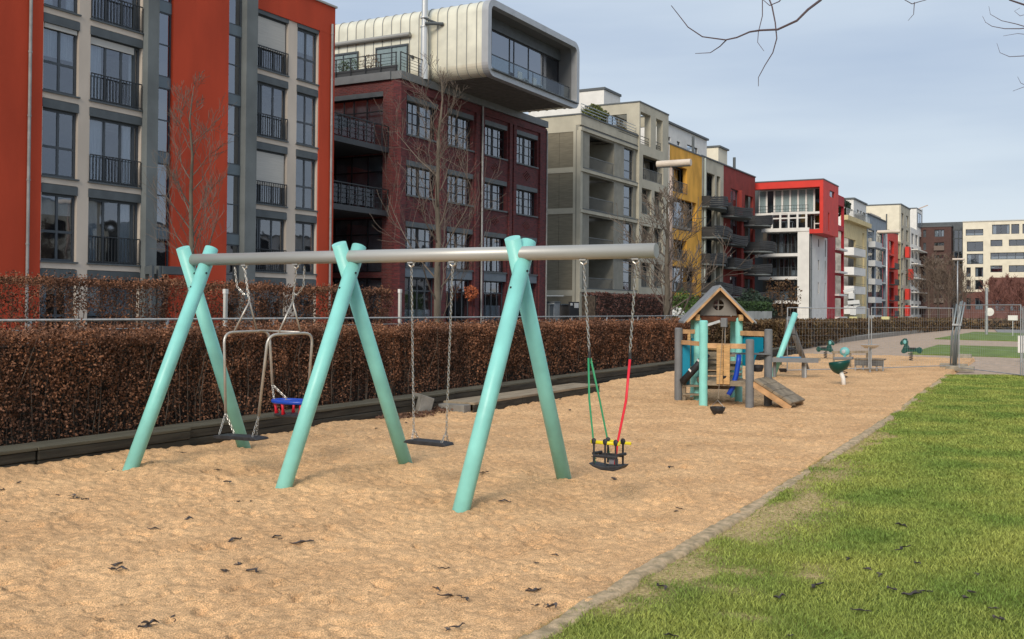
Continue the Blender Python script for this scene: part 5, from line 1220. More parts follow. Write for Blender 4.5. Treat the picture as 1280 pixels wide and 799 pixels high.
    for hp, sx in ((A[3], -1), (Bq[3], 1)):
        mb = MB(); chain(mb, hp, (cx_+sx*.25, cy_-.04, .745), .03); chain(mb, hp, (cx_+sx*.16, cy_+.1, .745), .03); mb.build('toddler_chain', STEEL, t)
duo_swing()
def baby_swing():
    t = thing('baby_swing', 'baby swing with green and red ropes and yellow bar under the open beam end', 'swing', (-4.15, 9.5, .35))
    for x0, x1 in ((-4.43, -4.36), (-3.87, -3.925)):
        mb = MB(); chain(mb, (x0, 9.5, ZH), (x1, 9.5, 1.47), .04, .005); mb.build('chain', STEEL, t)
        mb = MB().tube([(x1, 9.5, 1.49), (x1, 9.5, 1.38)], .016, 8); mb.build('black_clamp', RUB, t)
    G = mat('green_rope', (.03, .27, .12), .55); Rr = mat('red_rope', (.68, .02, .04), .5)
    MB().tube([(-4.365, 9.48, 1.4), (-4.34, 9.41, 1.0), (-4.30, 9.34, .6), (-4.28, 9.34, .38)], .011, 8).build('green_rope', G, t, smooth=True)
    MB().tube([(-4.35, 9.52, 1.4), (-4.27, 9.62, 1.0), (-4.20, 9.69, .6), (-4.17, 9.68, .4)], .011, 8).build('green_rope', G, t, smooth=True)
    MB().tube([(-3.925, 9.49, 1.4), (-3.95, 9.42, 1.0), (-4.0, 9.34, .6), (-4.03, 9.34, .38)], .014, 8).build('red_rope', Rr, t, smooth=True)
    Yl = mat('yellow_plastic', (.75, .62, .02), .4)
    MB().tube([(-4.33, 9.33, .585), (-3.97, 9.33, .58)], .018, 10).build('yellow_bar', Yl, t, smooth=True)
    MB().tube([(-4.24, 9.68, .585), (-3.9, 9.66, .575)], .016, 10).build('yellow_bar', Yl, t, smooth=True)
    mb = MB()
    for x, y in ((-4.29, 9.33), (-4.15, 9.33), (-4.02, 9.33), (-4.19, 9.68), (-4.0, 9.66)):
        mb.ball((x, y, .59), .033, 10); mb.tube([(x, y, .58), (x, y, .37)], .013, 8)
    for y in (9.33, 9.67): mb.tube([(-4.3, y, .45), (-4.0, y, .45)], .016, 8)
    for x in (-4.3, -4.0): mb.tube([(x, 9.33, .47), (x+.03, 9.67, .47)], .016, 8)
    mb.build('black_frame', RUB, t)
    mb = MB(); mb.prism([(-4.36, .375), (-4.30, .34), (-4.2, .315), (-4.05, .312), (-3.97, .335), (-3.93, .375), (-4.0, .37), (-4.15, .355), (-4.28, .365)], 'y', 9.3, 9.72); mb.build('seat', RUB, t, bevel=.01)
    mb = MB(); mb.box(-4.12, -4.02, 9.4, 9.5, .37, .43); mb.build('buckle', mat('grey_plastic', (.16, .16, .18), .6), t, bevel=.01)
    for o_ in [o for o in bpy.data.objects if o.parent == t and not o.name.startswith('chain')]:
        for v_ in o_.data.vertices: v_.co.y = 9.5+(v_.co.y-9.5)*.42; v_.co.x = -4.15+(v_.co.x+4.15)*(.86 if v_.co.z < .7 else 1)
baby_swing()

# =================================================================== playhouse
WOOD = mat('larch_wood', (.50, .30, .125), .7, 7, .25, .3, 40, stretch=(1, 1, 7)); WOODH = mat('larch_wood_rail', (.46, .27, .13), .7, 5, .25, .3, 30)
WOODG = mat('grey_planks', (.23, .185, .13), .85, 6, .3, .4, 30); GP = mat('grey_post', (.165, .17, .175), .55, 5, .1); TEAL = mat('teal_panel', (.0, .215, .33), .45, 2, .06)
DKW = mat('dark_wood', (.10, .035, .015), .8, 5, .3); ROOFG = mat('grey_roof', (.24, .25, .26), .75, 3, .15, .2, 40); GABL = mat('gable_grey', (.22, .205, .185), .8, 3, .1)
def playhouse():
    t = thing('playhouse', 'wooden play tower with grey gabled roof, mint posts, teal panels and plank ramp', 'playhouse', (-6.7, 21, 0))
    U = Vector((.913, .407, 0)); Vv = Vector((-.407, .913, 0)); O = Vector((-7.2, 21.1, 0))
    def P(u, v, z=0): return O+U*u+Vv*v+Vector((0, 0, z))
    def post(p, h, m, r=.078): 
        o = MB().tube([(p.x, p.y, -.2), (p.x, p.y, h-.02), (p.x, p.y, h)], [r, r, r*.75], 18).build('post', m, t, smooth=False); return o
    FL, FRp, BL, BR = P(0, 0), P(.85, 0), P(0, .85), P(.85, .85)
    P1, P2, P3, P4 = Vector((-7.51, 20.8, 0)), Vector((-6.72, 20.05, 0)), Vector((-5.84, 20.23, 0)), Vector((-5.69, 21.02, 0))
    for p in (FL, FRp, BL, BR): post(p, 1.72, MINT)
    post(P2, 1.67, MINT, .085)
    for p, h in ((P1, 1.5), (P3, 1.31), (P4, 1.5)): post(p, h, GP, .082)
    def board(a, b, w, h, m, name='board', upv=(0, 0, 1)): return MB().beam(a, b, w, h, upv).build(name, m, t, bevel=.006)
    up_ = lambda p, z: Vector((p.x, p.y, z))
    # eave beams
    for u in (-.02, .87): board(P(u, -.2, 1.72), P(u, 1.05, 1.72), .09, .13, WOOD, 'eave_beam')
    for v in (-.02, .87): board(P(-.0, v, 1.69), P(.85, v, 1.69), .05, .1, DKW, 'tie_beam')
    # roof slabs
    cz, ez, hu = 2.36, 1.60, .74; c = .425
    for s in (-1, 1):
        mb = MB(); n = Vector((0, 0, 1)); a0 = P(c, -.32, cz); a1 = P(c, 1.15, cz); b0 = P(c+s*hu, -.32, ez); b1 = P(c+s*hu, 1.15, ez); th = Vector((0, 0, .035))
        k = len(mb.v)
        for q in (a0, a1, b1, b0): mb.v.append(tuple(q+th))
        for q in (a0, a1, b1, b0): mb.v.append(tuple(q-th*.2))
        mb.f += [(0, 1, 2, 3), (4, 7, 6, 5), (0, 4, 5, 1), (1, 5, 6, 2), (2, 6, 7, 3), (3, 7, 4, 0)]; mb.build('roof_panel', ROOFG, t)
        mb = MB(); k = [a0, a1, b1, b0]; dn = Vector((0, 0, -.012)); dn2 = Vector((0, 0, -.035))
        s0 = P(c+s*.02, -.29, cz-.02); s1 = P(c+s*.02, 1.12, cz-.02); s2 = P(c+s*(hu-.08), 1.12, ez+.06); s3 = P(c+s*(hu-.08), -.29, ez+.06)
        for q in (s0, s1, s2, s3): mb.v.append(tuple(q+dn))
        for q in (s0, s1, s2, s3): mb.v.append(tuple(q+dn2))
        mb.f += [(0, 1, 2, 3), (4, 7, 6, 5), (0, 4, 5, 1), (1, 5, 6, 2), (2, 6, 7, 3), (3, 7, 4, 0)]; mb.build('roof_boards', DKW, t)
        for v in (-.30, 1.13): board(P(c, v, cz-.035), P(c+s*(hu-.06), v, ez+.025), .035, .06, WOODH, 'bargeboard')
    # gable with round cross window
    for v in (.0, .86):
        mb = MB(); cc = P(c, v); n = 18; rad = .115; zc = 1.98
        circ = [(rad*math.cos(2*math.pi*i/n+math.pi/2), zc+rad*math.sin(2*math.pi*i/n+math.pi/2)) for i in range(n)]
        def edge(a):   # ray to triangle outline
            dx, dz = math.cos(a), math.sin(a); best = 9
            tri = [(-.50, 1.76), (.50, 1.76), (0, 2.30)]
            for i in range(3):
                (x1, z1), (x2, z2) = tri[i], tri[(i+1) % 3]; ex, ez_ = x2-x1, z2-z1; den = dx*ez_-dz*ex
                if abs(den) < 1e-6: continue
                tt = (x1*ez_-(z1-zc)*ex)/den; uu = (x1*dz-(z1-zc)*dx)/den
                if tt > 0 and -.001 <= uu <= 1.001: best = min(best, tt)
            return dx*best, zc+dz*best
        for th in (-.012, .012):
            for i in range(n):
                a = 2*math.pi*i/n+math.pi/2; mb.v.append(tuple(P(c+circ[i][0], v+th, circ[i][1])))
            for i in range(n):
                a = 2*math.pi*i/n+math.pi/2; e = edge(a); mb.v.append(tuple(P(c+e[0], v+th, e[1])))
        for i in range(n):
            j = (i+1) % n; mb.f += [(i, j, n+j, n+i), (2*n+i, 3*n+i, 3*n+j, 2*n+j), (i, 2*n+i, 2*n+j, j)]
        g = mb.build('gable', GABL, t)
        MB().beam(P(c, v, zc-rad), P(c, v, zc+rad), .02, .02).beam(P(c-rad, v, zc), P(c+rad, v, zc), .02, .02).build('window_cross', GABL, g)
    # decks
    for i in range(7):
        q = i/7; a = P(-.05, -.02+.9*q, .74); b = P(.9, -.02+.9*q, .74); board(a+Vv*.06, b+Vv*.06, .115, .035, WOODG, 'deck_board')
    for i in range(6):
        q = (i+.5)/6; a = P1.lerp(P2, .0).lerp(P2, q) ; b = FL.lerp(P3, .0)
        a = P2.lerp(FL, q); b = P3.lerp(FRp, q); board(up_(a, .47), up_(b, .47), .19, .035, WOODG, 'deck_board')
    for z, a, b in ((.70, FL, FRp), (.43, P2, P3), (.43, P2, FL), (.43, P3, FRp), (.27, FL, FRp), (.95, FL, FRp), (1.05, BL, BR), (.85, BL, BR)): board(up_(a, z), up_(b, z), .045, .09, WOODG if z < 1 else WOOD, 'joist')
    for z in (.55, .66, .79): board(up_(FL, z)+U*.03-Vv*.1, up_(FRp, z)+U*.05-Vv*.1, .04, .06, WOODG, 'joist')
    # rails
    board(up_(P1, 1.2)+U*.05, up_(P2, 1.2), .05, .09, WOODH, 'rail'); board(up_(P2, 1.17)+U*.02, up_(P3, 1.17)-U*.06, .05, .1, WOODH, 'rail')
    board(up_(P1, 1.42), up_(FL, 1.42), .05, .09, WOODH, 'rail'); board(up_(FRp, 1.4), up_(P4, 1.4)-U*.04, .06, .1, WOODH, 'rail')
    for q in (.35, .5): a = P2.lerp(P3, q); board(up_(a, .42)-Vv*.05, up_(a, 1.2)-Vv*.05, .125, .03, WOOD, 'upright_board', (0, 1, 0))
    a = P1.lerp(FL, .55); board(up_(a, .5), up_(a, 1.42), .06, .05, WOOD, 'upright_board', (0, 1, 0))
    # teal panels
    a = P1+U*.09; mb = MB(); mb.obox(up_(a, .78)+U*.05, U*.10, Vv*.012, (0, 0, .46)); mb.build('teal_panel', TEAL, t, bevel=.01)
    mb = MB(); mb.obox(up_(FL, .98)-U*.02+Vv*.15, U*.10, Vv*.1, (0, 0, .3)); mb.build('teal_panel', TEAL, t, bevel=.01)
    mb = MB(); A = FRp+U*.08; Bp = P4-U*.1; L_ = (Bp-A).length; d = (Bp-A).normalized(); poly = [(0, .72), (L_*.55, .72), (L_*.60, .86), (L_*.68, .97), (L_*.8, 1.03), (L_, 1.05), (L_, 1.33), (0, 1.33)]
    for th in (-.012, .012):
        for q, z in poly: mb.v.append(tuple(A+d*q+Vv*th+Vector((0, 0, z))))
    n = len(poly); mb.f += [tuple(range(n)), tuple(reversed(range(n, 2*n)))]+[(i, (i+1) % n, n+(i+1) % n, n+i) for i in range(n)]; mb.build('teal_panel', TEAL, t)
    # black tube chute with white rings
    ch = [P1+Vector((.12, -.1, .38)), P1+Vector((.42, -.05, .72)), P1+Vector((.62, 0, .98))]
    tb = MB().tube(ch, .075, 16).build('black_chute', RUB, t, smooth=True)
    mb = MB()
    for q in (.38, .72):
        c_ = ch[0].lerp(ch[2], q); d = (ch[2]-ch[0]).normalized(); mb.tube([c_-d*.018, c_+d*.018], .08, 16)
    mb.build('white_ring', FRAMEW, tb)
    # blue tube
    q = P2.lerp(P3, .68)+Vv*.15; MB().tube([up_(q, 1.0)+U*.1, up_(q, .85)+U*.09, up_(q, .6)+U*.05, up_(q, .35)-U*.02, up_(q, .2)-U*.1], .05, 14).build('blue_tube', mat('blue_tube', (.01, .06, .45), .4), t, smooth=True)
    MB().beam(up_(q, 1.02)+U*-.1, up_(P4, 1.0), .2, .03).build('shelf', GP, t); 
    mb = MB().lathe(up_(P3, .75)+U*.18+Vv*.2, [(0, -.09), (.09, -.08), (.12, 0), (.12, .05)], 14); mb.build('funnel', RUB, t)
    # low shelf with posts at the left
    for z in (.12, .3): board(up_(P1, z)+U*.08, up_(P1, z)+U*.6, .22, .035, WOODG, 'shelf_board')
    for q in (.12, .55): board(up_(P1, -.05)+U*q-Vv*.05, up_(P1, .45)+U*q-Vv*.05, .07, .05, WOODG, 'shelf_post', (0, 1, 0))
    # ramp of planks
    a = P3+Vector((.06, .0, .45)); dn = Vector((.69, .17, 0)); wd_ = Vector((.03, .84, 0)); zt = -.45
    for q, nm in ((0, 'ramp_stringer'), (1, 'ramp_stringer')): board(a+wd_*q, a+wd_*q+dn+Vector((0, 0, zt-.02)), .05, .12, WOODH, nm)
    sl_ = (dn+Vector((0, 0, zt))).normalized(); nn = sl_.cross(wd_).normalized(); nn = nn if nn.z > 0 else -nn
    for i in range(4):
        c_ = a+(dn+Vector((0, 0, zt)))*((i+.45)/4)+wd_*.5+nn*.085; MB().obox(c_, sl_*.105, wd_*.55, nn*.03).build('ramp_plank', WOODG, t, bevel=.015)
    # crane arm, pulley and ropes
    MB().beam(up_(P2, 1.55), up_(P2, 1.66)+Vector((.32, .05, 0)), .04, .05).build('crane_arm', GALV, t)
    pb = MB().obox(up_(P2, 1.63)+Vector((.4, .05, 0)), (.06, 0, 0), (0, .04, 0), (0, 0, .09)).build('pulley_box', GP, t, bevel=.01)
    for dx, z0, z1 in ((.38, 1.55, .15), (.43, 1.55, .62)): MB().tube([up_(P2, z0)+Vector((dx, .05, 0)), up_(P2, z1)+Vector((dx-.01, .05-.25*(z1 < .3), 0))], .006, 5).build('rope', mat('rope_grey', (.25, .2, .15), .9), t)
    for x0, z in ((P2+U*.5, 1.15),): pass
    for z in (.52, .62, .84, .93): board(up_(BL, z)+Vv*.02, up_(BR, z)+Vv*.02, .03, .08, WOODG, 'back_board')
    for u in (.12, .6): MB().tube([P(u, .3, .75), P(u, .3, 1.55)], .012, 6).build('steel_bar', GALV, t)
    return P2
P2_ = playhouse()
def bucket(label, c, r=.1):
    t = thing('bucket', label, 'bucket', c)
    MB().lathe(c, [(0, 0), (r*.6, .0), (r, r*.55), (r*1.12, r*.9), (r*1.12, r*1.05), (r*.98, r*1.05), (r*.9, r*.6), (0, r*.3)], 18).build('bowl', RUB, t, smooth=False)
    c = Vector(c); MB().tube([c+Vector((-r, 0, r)), c+Vector((0, 0, r*2)), c+Vector((r, 0, r))], .005, 5).build('handle', STEEL, t)
g = on_z(897, 517, .0); bucket('black rubber bucket on a rope resting on the sand before the playhouse', (g.x, g.y, -.01), .125)
bucket('small black bucket hanging under the playhouse crane', (P2_.x+.40, P2_.y+.1, .5), .085)

# =================================================================== play equipment further back
def tripod():
    t = thing('climbing_frame', 'mint pole and grey pole leaning together with ropes above a balance platform', 'climbing frame', (-7.6, 31, 0))
    a = on_z(966, 470, 0); b = on_z(1010, 466, 0); k = on_y(994, 392, a.y+.9)
    MB().tube([a-(k-a)*.05, k], .085, 16).build('mint_pole', MINT, t, smooth=True)
    k2 = on_y(986, 398, a.y+1.6); c = on_z(1009, 463, 0)
    MB().tube([c, k2], .085, 14).build('grey_pole', GP, t, smooth=True)
    d = on_z(975, 455, 0); MB().tube([d, k2-Vector((0, 0, .05))], .06, 12).build('grey_pole', GP, t, smooth=True)
    mb = MB(); m1 = on_y(986, 417, a.y+1.2); m2 = on_y(996, 419, a.y+1.2); mb.tube([m1, m2], .02, 6); mb.tube([m1, on_y(985, 437, a.y+1.2)], .015, 6); mb.tube([on_y(987, 400, a.y+1.2), on_y(990, 440, a.y+1.2)], .012, 6); mb.tube([on_y(993, 402, a.y+1.2), on_y(998, 440, a.y+1.2)], .012, 6); mb.build('rope', mat('rope_dark', (.09, .09, .09), .8), t)
    p0 = on_y(984, 437, a.y+1.2); MB().ball(p0, .12, 10, (1.8, 1, .6)).build('rubber_seat', RUB, t)
    for lab, (x0, y0, x1, y1), Yb, w in (('front', (962, 448.5, 1026, 449.5), 29.6, .3),):
        A = on_y(x0, y0, Yb); B_ = on_y(x1, y1, Yb+.3); T2 = thing('balance_beam', 'long grey balance platform with a blue mat beside the leaning poles', 'platform', (A.x, A.y, 0))
        MB().beam(A, B_, .5, .06).build('plank', WOODG, T2); MB().beam(A-Vector((0, .28, .02)), B_-Vector((0, .28, .02)), .04, .12).build('edge_board', GP, T2)
        m0 = A.lerp(B_, .2)+Vector((0, .0, .045)); m1 = A.lerp(B_, .62)+Vector((0, 0, .045)); MB().beam(m0, m1, .42, .03).build('blue_mat', mat('blue_mat', (.06, .20, .34), .6), T2)
        for q in (.1, .66, .70): p = A.lerp(B_, q); MB().tube([(p.x, p.y, -.1), (p.x, p.y, p.z)], .045, 10).build('leg', GALV if q > .68 else GP, T2)
    e = on_z(979, 466, 0); bucket('small black bucket lying on the sand under the balance platform', (e.x, e.y, .0), .12)
tripod()
def water_table():
    g = on_z(1079, 455, 0); g = Vector((g.x, 33.6, 0)); g.x = on_y(1087.5, 433, 33.6).x
    t = thing('play_table', 'round steel dish on a thin post beside the sand bench', 'play table', (g.x, g.y, 0))
    z = on_y(1087.5, 433.5, 33.6).z; MB().lathe((g.x, g.y, z), [(0, -.06), (.15, -.05), (.26, .02), (.28, .06), (.25, .06), (.2, .0), (0, -.02)], 22).build('dish', mat('bright_steel', (.6, .6, .58), .25, metal=.8), t, smooth=False)
    MB().tube([(g.x, g.y, -.1), (g.x, g.y, z)], .03, 10).build('post', GALV, t)
    Yb = 34.6; a = on_y(1067, 455, Yb); b = on_y(1104.5, 455, Yb); zt = on_y(1085, 448.5, Yb).z; zb = on_y(1085, 457.5, Yb).z
    t = thing('sand_bench', 'grey sand play counter with slatted front on short legs', 'play counter', (a.x, Yb, 0))
    MB().box(a.x, b.x, Yb, Yb+.5, zt-.04, zt).build('top', WOODG, t); MB().box(a.x+.02, b.x-.02, Yb+.02, Yb+.05, zb, zt-.042).build('front_panel', mat('grey_slats', (.13, .13, .125), .7, 8, .3, stretch=(.5, .5, 8)), t)
    for q in (.04, .3, .75, .96): x = a.x+(b.x-a.x)*q; MB().tube([(x, Yb+.1, -.1), (x, Yb+.1, zt-.04)], .03, 8).build('leg', GALV, t)
    a = on_y(1040, 440.5, 36.); b = on_y(1086, 440, 36.)
    t = thing('balance_beam', 'thin low wooden beam on posts behind the boat spring rider', 'balance beam', (a.x, 36, 0)); MB().beam(a, b, .1, .08).build('plank', WOODG, t)
    for q in (.05, .5, .95): p = a.lerp(b, q); MB().tube([(p.x, p.y, -.1), (p.x, p.y, p.z)], .035, 8).build('leg', WOODG, t)
water_table()
DGR = mat('dark_green_plastic', (.0, .055, .045), .4); LTL = mat('light_teal', (.15, .42, .42), .45)
def boat():
    g = on_z(1055, 481, 0); t = thing('spring_rider', 'dark green half shell rocker on a leaning white foot', 'spring rider', (g.x, g.y, 0)); Yb = g.y
    top = on_y(1051, 465, Yb); MB().tube([g-Vector((0, 0, .1)), g.lerp(top, .5)+Vector((.02, 0, 0)), top], .055, 12).build('white_foot', FRAMEW, t, smooth=True)
    c = on_y(1050.5, 451.5, Yb); r = on_y(1061.5, 451.5, Yb).x-c.x; d = c.z-top.z; mb = MB(); n = 16; m = 6
    for i in range(m+1):
        th = math.pi/2*i/m
        for j in range(n):
            a = 2*math.pi*j/n; ex = 1.0+(.25 if math.cos(a) < 0 else 0)*abs(math.cos(a)); mb.v.append((c.x+r*ex*math.cos(a)*math.cos(th), c.y+.24*math.sin(a)*math.cos(th), c.z-d*math.sin(th)-(.03 if math.cos(a) < 0 else 0)*0+.04*math.cos(a)))
    for i in range(m):
        for j in range(n): j2 = (j+1) % n; mb.f.append((i*n+j, i*n+j2, (i+1)*n+j2, (i+1)*n+j))
    o = mb.build('shell', DGR, t, smooth=True); s = o.modifiers.new('solid', 'SOLIDIFY'); s.thickness = .025
    Yh = Yb+2.5; h = on_y(1056, 439.5, Yh); t = thing('spring_rider', 'small rocker with a light blue round head behind the green shell rocker', 'spring rider', (h.x, Yh, 0))
    MB().ball(h, .125, 14, (1.1, .5, 1)).build('head', LTL, t, smooth=True); MB().ball(h+Vector((-.02, -.055, 0)), .06, 10, (1, .3, 1)).build('face', mat('pale_grey', (.4, .44, .46), .6), t, smooth=True)
    MB().beam(h+Vector((-.3, 0, -.2)), h+Vector((.22, 0, -.18)), .2, .08).build('body', GP, t, bevel=.02); MB().beam(h+Vector((0, 0, -.2)), h+Vector((0, 0, -.08)), .06, .06, (0, 1, 0)).build('neck', LTL, t); mb = MB()
    mb.tube([(h.x+.07*math.cos(k*.7), Yh+.07*math.sin(k*.7), h.z-.24-k*(h.z-.24)/40) for k in range(41)], .012, 5); mb.build('spring', RUB, t)
boat()
def horse(label, px, py, s, flip=1):
    g = on_z(px, py, 0); t = thing('spring_horse', label, 'spring rider', (g.x, g.y, 0)); x0, y0 = g.x, g.y
    def Q(x, z): return (x0+x*s*flip, z*s)
    outl = [(-.16, .62), (-.30, .60), (-.33, .68), (-.27, .78), (-.18, .86), (-.08, .86), (-.02, .76), (-.03, .62), (.02, .52), (.15, .48), (.3, .50), (.38, .54), (.47, .50), (.50, .40), (.45, .30), (.36, .28), (.28, .36), (.1, .34), (-.05, .34), (-.14, .28), (-.24, .28), (-.28, .36), (-.22, .48)]
    mb = MB(); P = [Q(a, b) for a, b in outl]
    if flip < 0: P = P[::-1]
    mb.prism(P, 'y', y0-.05, y0+.05); mb.build('body', DGR, t, bevel=.02)
    MB().ball((x0-.14*s*flip, y0-.055, .72*s), .06*s, 8, (1, .3, 1.4)).build('mane', LTL, t); MB().box(*sorted((x0-.0*s*flip, x0+.25*s*flip)), y0-.12, y0+.12, .47*s, .51*s).build('saddle', RUB, t, bevel=.01)
    mb = MB(); mb.tube([(x0+(.08*flip+.07*math.cos(k*.8))*s, y0+.07*math.sin(k*.8), .01+k*.30*s/34) for k in range(35)], .014, 5); mb.build('spring', RUB, t)
horse('dark green horse spring rider alone at the far edge of the sand', 1136, 451, .98)
horse('dark green spring rider with a pale mane behind the balance platform', 1034, 448, .85, -1)

# =================================================================== construction fence
def fence_panel(a, b, zt=2.02, label='', lean=0., name='construction_fence'):
    a = Vector(a); b = Vector(b); t = thing(name, label, 'fence panel', tuple(a), 'wire mesh panels of the construction fence')
    d = (b-a).normalized(); n = Vector((-d.y, d.x, 0)); Lz = zt
    fr = MB(); A0 = a+Vector((0, 0, .12)); A1 = a+Vector((0, 0, zt))+n*lean; B0 = b+Vector((0, 0, .12)); B1 = b+Vector((0, 0, zt))+n*lean
    fr.tube([A0, A1], .018, 8); fr.tube([B0, B1], .018, 8); fr.tube([A1, B1], .014, 8); fr.tube([A0, B0], .014, 8); fr.build('frame', GALV, t)
    m = MB(); L_ = (b-a).length; k = int(L_/.11)
    for i in range(1, k): q = i/k; m.tube([A0.lerp(B0, q), A1.lerp(B1, q)], .0014, 3, caps=False)
    for i in range(1, 9): q = i/9; m.tube([A0.lerp(A1, q), B0.lerp(B1, q)], .0016, 3, caps=False)
    m.build('mesh', GALV, t)
    return t
_q = on_z(984, 468, 0); F0 = (_q.x, _q.y, 0); F1 = (-5.95, 33.4, 0); F2 = (on_y(1191, 400, 36.9).x, 36.9, 0); G0 = (-3.62, 35.6, 0); G1 = (-1.72, 32.6, 0); G2 = (.15, 29.6, 0)
Fm = (-9.7, 26.6, 0)
fence_panel(F0, F1, 1.95, 'wire fence panel behind the leaning poles and the balance platform')
fence_panel((F1[0]+.06, F1[1]+.1, 0), F2, 1.98, 'wire fence panel between the steel dish and the bundle of fence poles')
fence_panel(G0, G1, 2.08, 'wire fence panel right of the bundle of poles, at the end of the lawn')
fence_panel((G1[0]+.06, G1[1]-.1, 0), G2, 2.02, 'rightmost wire fence panel, running out of the frame')
def bundle():
    t = thing('pole_bundle', 'bundle of leaning galvanised fence poles clamped together at the lawn corner', 'fence poles', (-4.2, 37.3, 0))
    for b, tp in (((1188, 455), (1196, 380)), ((1191, 458), (1201, 377)), ((1195, 459), (1206, 378)), ((1193, 461), (1203, 376))):
        g = on_z(b[0], b[1], .05); g = Vector((on_y(b[0], b[1], 36.8).x, 36.8, .03)); k = on_y(tp[0], tp[1], 36.8)
        mid = g.lerp(k, .5)+Vector((-.06, 0, 0)); MB().tube([g, mid, k], .027, 8).build('pole', mat('dull_zinc', (.22, .25, .26), .45, metal=.5), t, smooth=True)
    c = on_y(1196, 406, 36.75); MB().obox(c, (.14, 0, 0), (0, .03, 0), (0, 0, .03)).build('clamp', GALV, t)
    g = on_y(1192, 462, 36.7)
    for i, (px, py, w) in enumerate(((1192, 460, .42), (1200, 463, .42), (1206, 447, .25))):
        q = on_z(px, py, .0); f = thing('fence_foot', ('concrete fence foot under the bundle of poles', 'concrete fence foot lying right of the pole bundle', 'small concrete fence foot on the gravel behind the poles')[i], 'fence foot', (q.x, q.y, 0), None)
        MB().box(q.x-w, q.x+w, q.y-.13, q.y+.13, -.02, .14).build('block', mat('foot_concrete', (.30, .27, .21), .95, 5, .25, .5, 30), f, bevel=.02)
bundle()
def small_sign(px, py, Y, kind, label):
    p = on_y(px, py, Y); t = thing('sign', label, 'sign', (p.x, Y, 0))
    if kind == 'round':
        MB().tube([(p.x, Y-.03, p.z), (p.x, Y, p.z)], .0, 3).v
        o = MB(); o.tube([(p.x, Y-.03, p.z), (p.x, Y-.005, p.z)], .34, 20); o.build('disc', WHITE, t); pp = on_y(1233, 415, Y)
        MB().tube([(pp.x, Y+.05, -.1), (pp.x, Y+.05, p.z+2.0)], .12, 10).build('post', GALV, t)
    else:
        h, w = kind; MB().box(p.x-w, p.x+w, Y-.02, Y+.02, p.z-h, p.z+h).build('board', WHITE, t, bevel=.01); MB().box(p.x-.03, p.x+.03, Y+.022, Y+.06, -.1, p.z+h).build('post', GALV, t)
small_sign(1237, 390, 95, 'round', 'round white disc sign beside a grey post at the path')
small_sign(1266, 397.5, 92, (.2, .35), 'small white rectangular sign behind the wire fence')
small_sign(1278, 430.5, 45, (.33, .16), 'white upright board at the right edge on the gravel')

# =================================================================== rail and posts behind the hedge
def hedge_rail():
    t = thing('rail_fence', 'light metal rail fence running along behind the near brown hedge', 'fence', (-12.6, 20, .2))
    mb = MB(); z = 1.665; mb.tube([(-13.0, 4, z), (-13.0, 37, z-.03)], .019, 8); mb.build('top_rail', STEEL, t, smooth=True)
    mb = MB()
    for zz in (1.52, 1.36): mb.tube([(-13.0, 4, zz), (-13.0, 37, zz)], .008, 6)
    mb.build('wire', STEEL, t)
    y = 4.6
    while y < 36: MB().box(-13.02, -12.98, y-.02, y+.02, .2, 1.65).build('rail_post', GALV, t); y += 2.5
    for i, (px, X) in enumerate(((282, -14.6), (500, -14.6))):
        p = on_x(px, 362, X); q = thing('white_post', ('thin white post in front of the back hedge beside the left A-frame', 'thin white post at the end of the taller back hedge')[i], 'post', (X, p.y, .2))
        MB().box(X-.03, X+.03, p.y-.03, p.y+.03, .2, p.z).build('shaft', mat('white_post', (.5, .49, .45), .7, 2, .15), q); MB().box(X-.035, X+.035, p.y-.04, p.y+.04, p.z-.08, p.z+.01).build('cap', FRAMEW, q)
hedge_rail()
def garden_light():
    p = on_x(589, 366, -22.); t = thing('garden_lantern', 'round orange dried wreath hanging in the ground floor window of the brick building', 'ornament', (p.x, p.y, .3))
    mb = MB(); rg = random.Random(2)
    V, F = leafball('x', '', None, (-31.7, on_x(589, 366, -31.7).y, on_x(589, 366, -31.7).z), .42, 500, None, size=.16); t.location = (-31.7, 0, 0); ORG[t.name] = Vector((-31.7, 0, 0))
    npmesh('wreath', V, F, mat('orange_leaf', (.42, .12, .05), .8, island=.4), t); t.name = 'wreath_ornament'; ORG[t.name] = Vector((-31.7, 0, 0))
garden_light()
def bins():
    X = -31.2
    for i, (a, b, top, col, lab) in enumerate(((687, 692, 380, GREYD, 'narrow dark waste container at the left in the gap beside the brick building'), (692.5, 700, 377, GALV, 'light metal waste container between the brick and the greige building'), (701, 712, 380, mat('bin_brown', (.09, .08, .07), .7), 'brownish waste container in the gap between the buildings'))):
        pa, pb = on_x(a, 390, X-.5), on_x(b, 390, X-.5); z = on_x((a+b)/2, top, X-.5).z; t = thing('waste_container', lab, 'bin', (X-.5, (pa.y+pb.y)/2, .2), 'waste containers between the buildings')
        MB().box(X-1.4, X-.5, pa.y, pb.y, .2, z-.1).build('body', col, t, bevel=.03); MB().box(X-1.45, X-.45, pa.y-.03, pb.y+.03, z-.098, z).build('lid', GREYD, t, bevel=.02)
    pa, pb = on_x(712, 390, X), on_x(724, 390, X); z = on_x(718, 377.5, X).z; t = thing('gate_board', 'dark notice board with two white papers beside the greige building', 'notice board', (X, pa.y, .2))
    MB().box(X-.08, X, pa.y, pb.y, .2, z).build('board', FRAMEK, t)
    for c, d, e, f in ((713, 715.5, 379, 382), (718, 723, 379, 385)): A, B_ = on_x(c, e, X), on_x(d, f, X); MB().box(X+.004, X+.02, A.y, B_.y, B_.z, A.z).build('paper', FRAMEW, t)
bins()
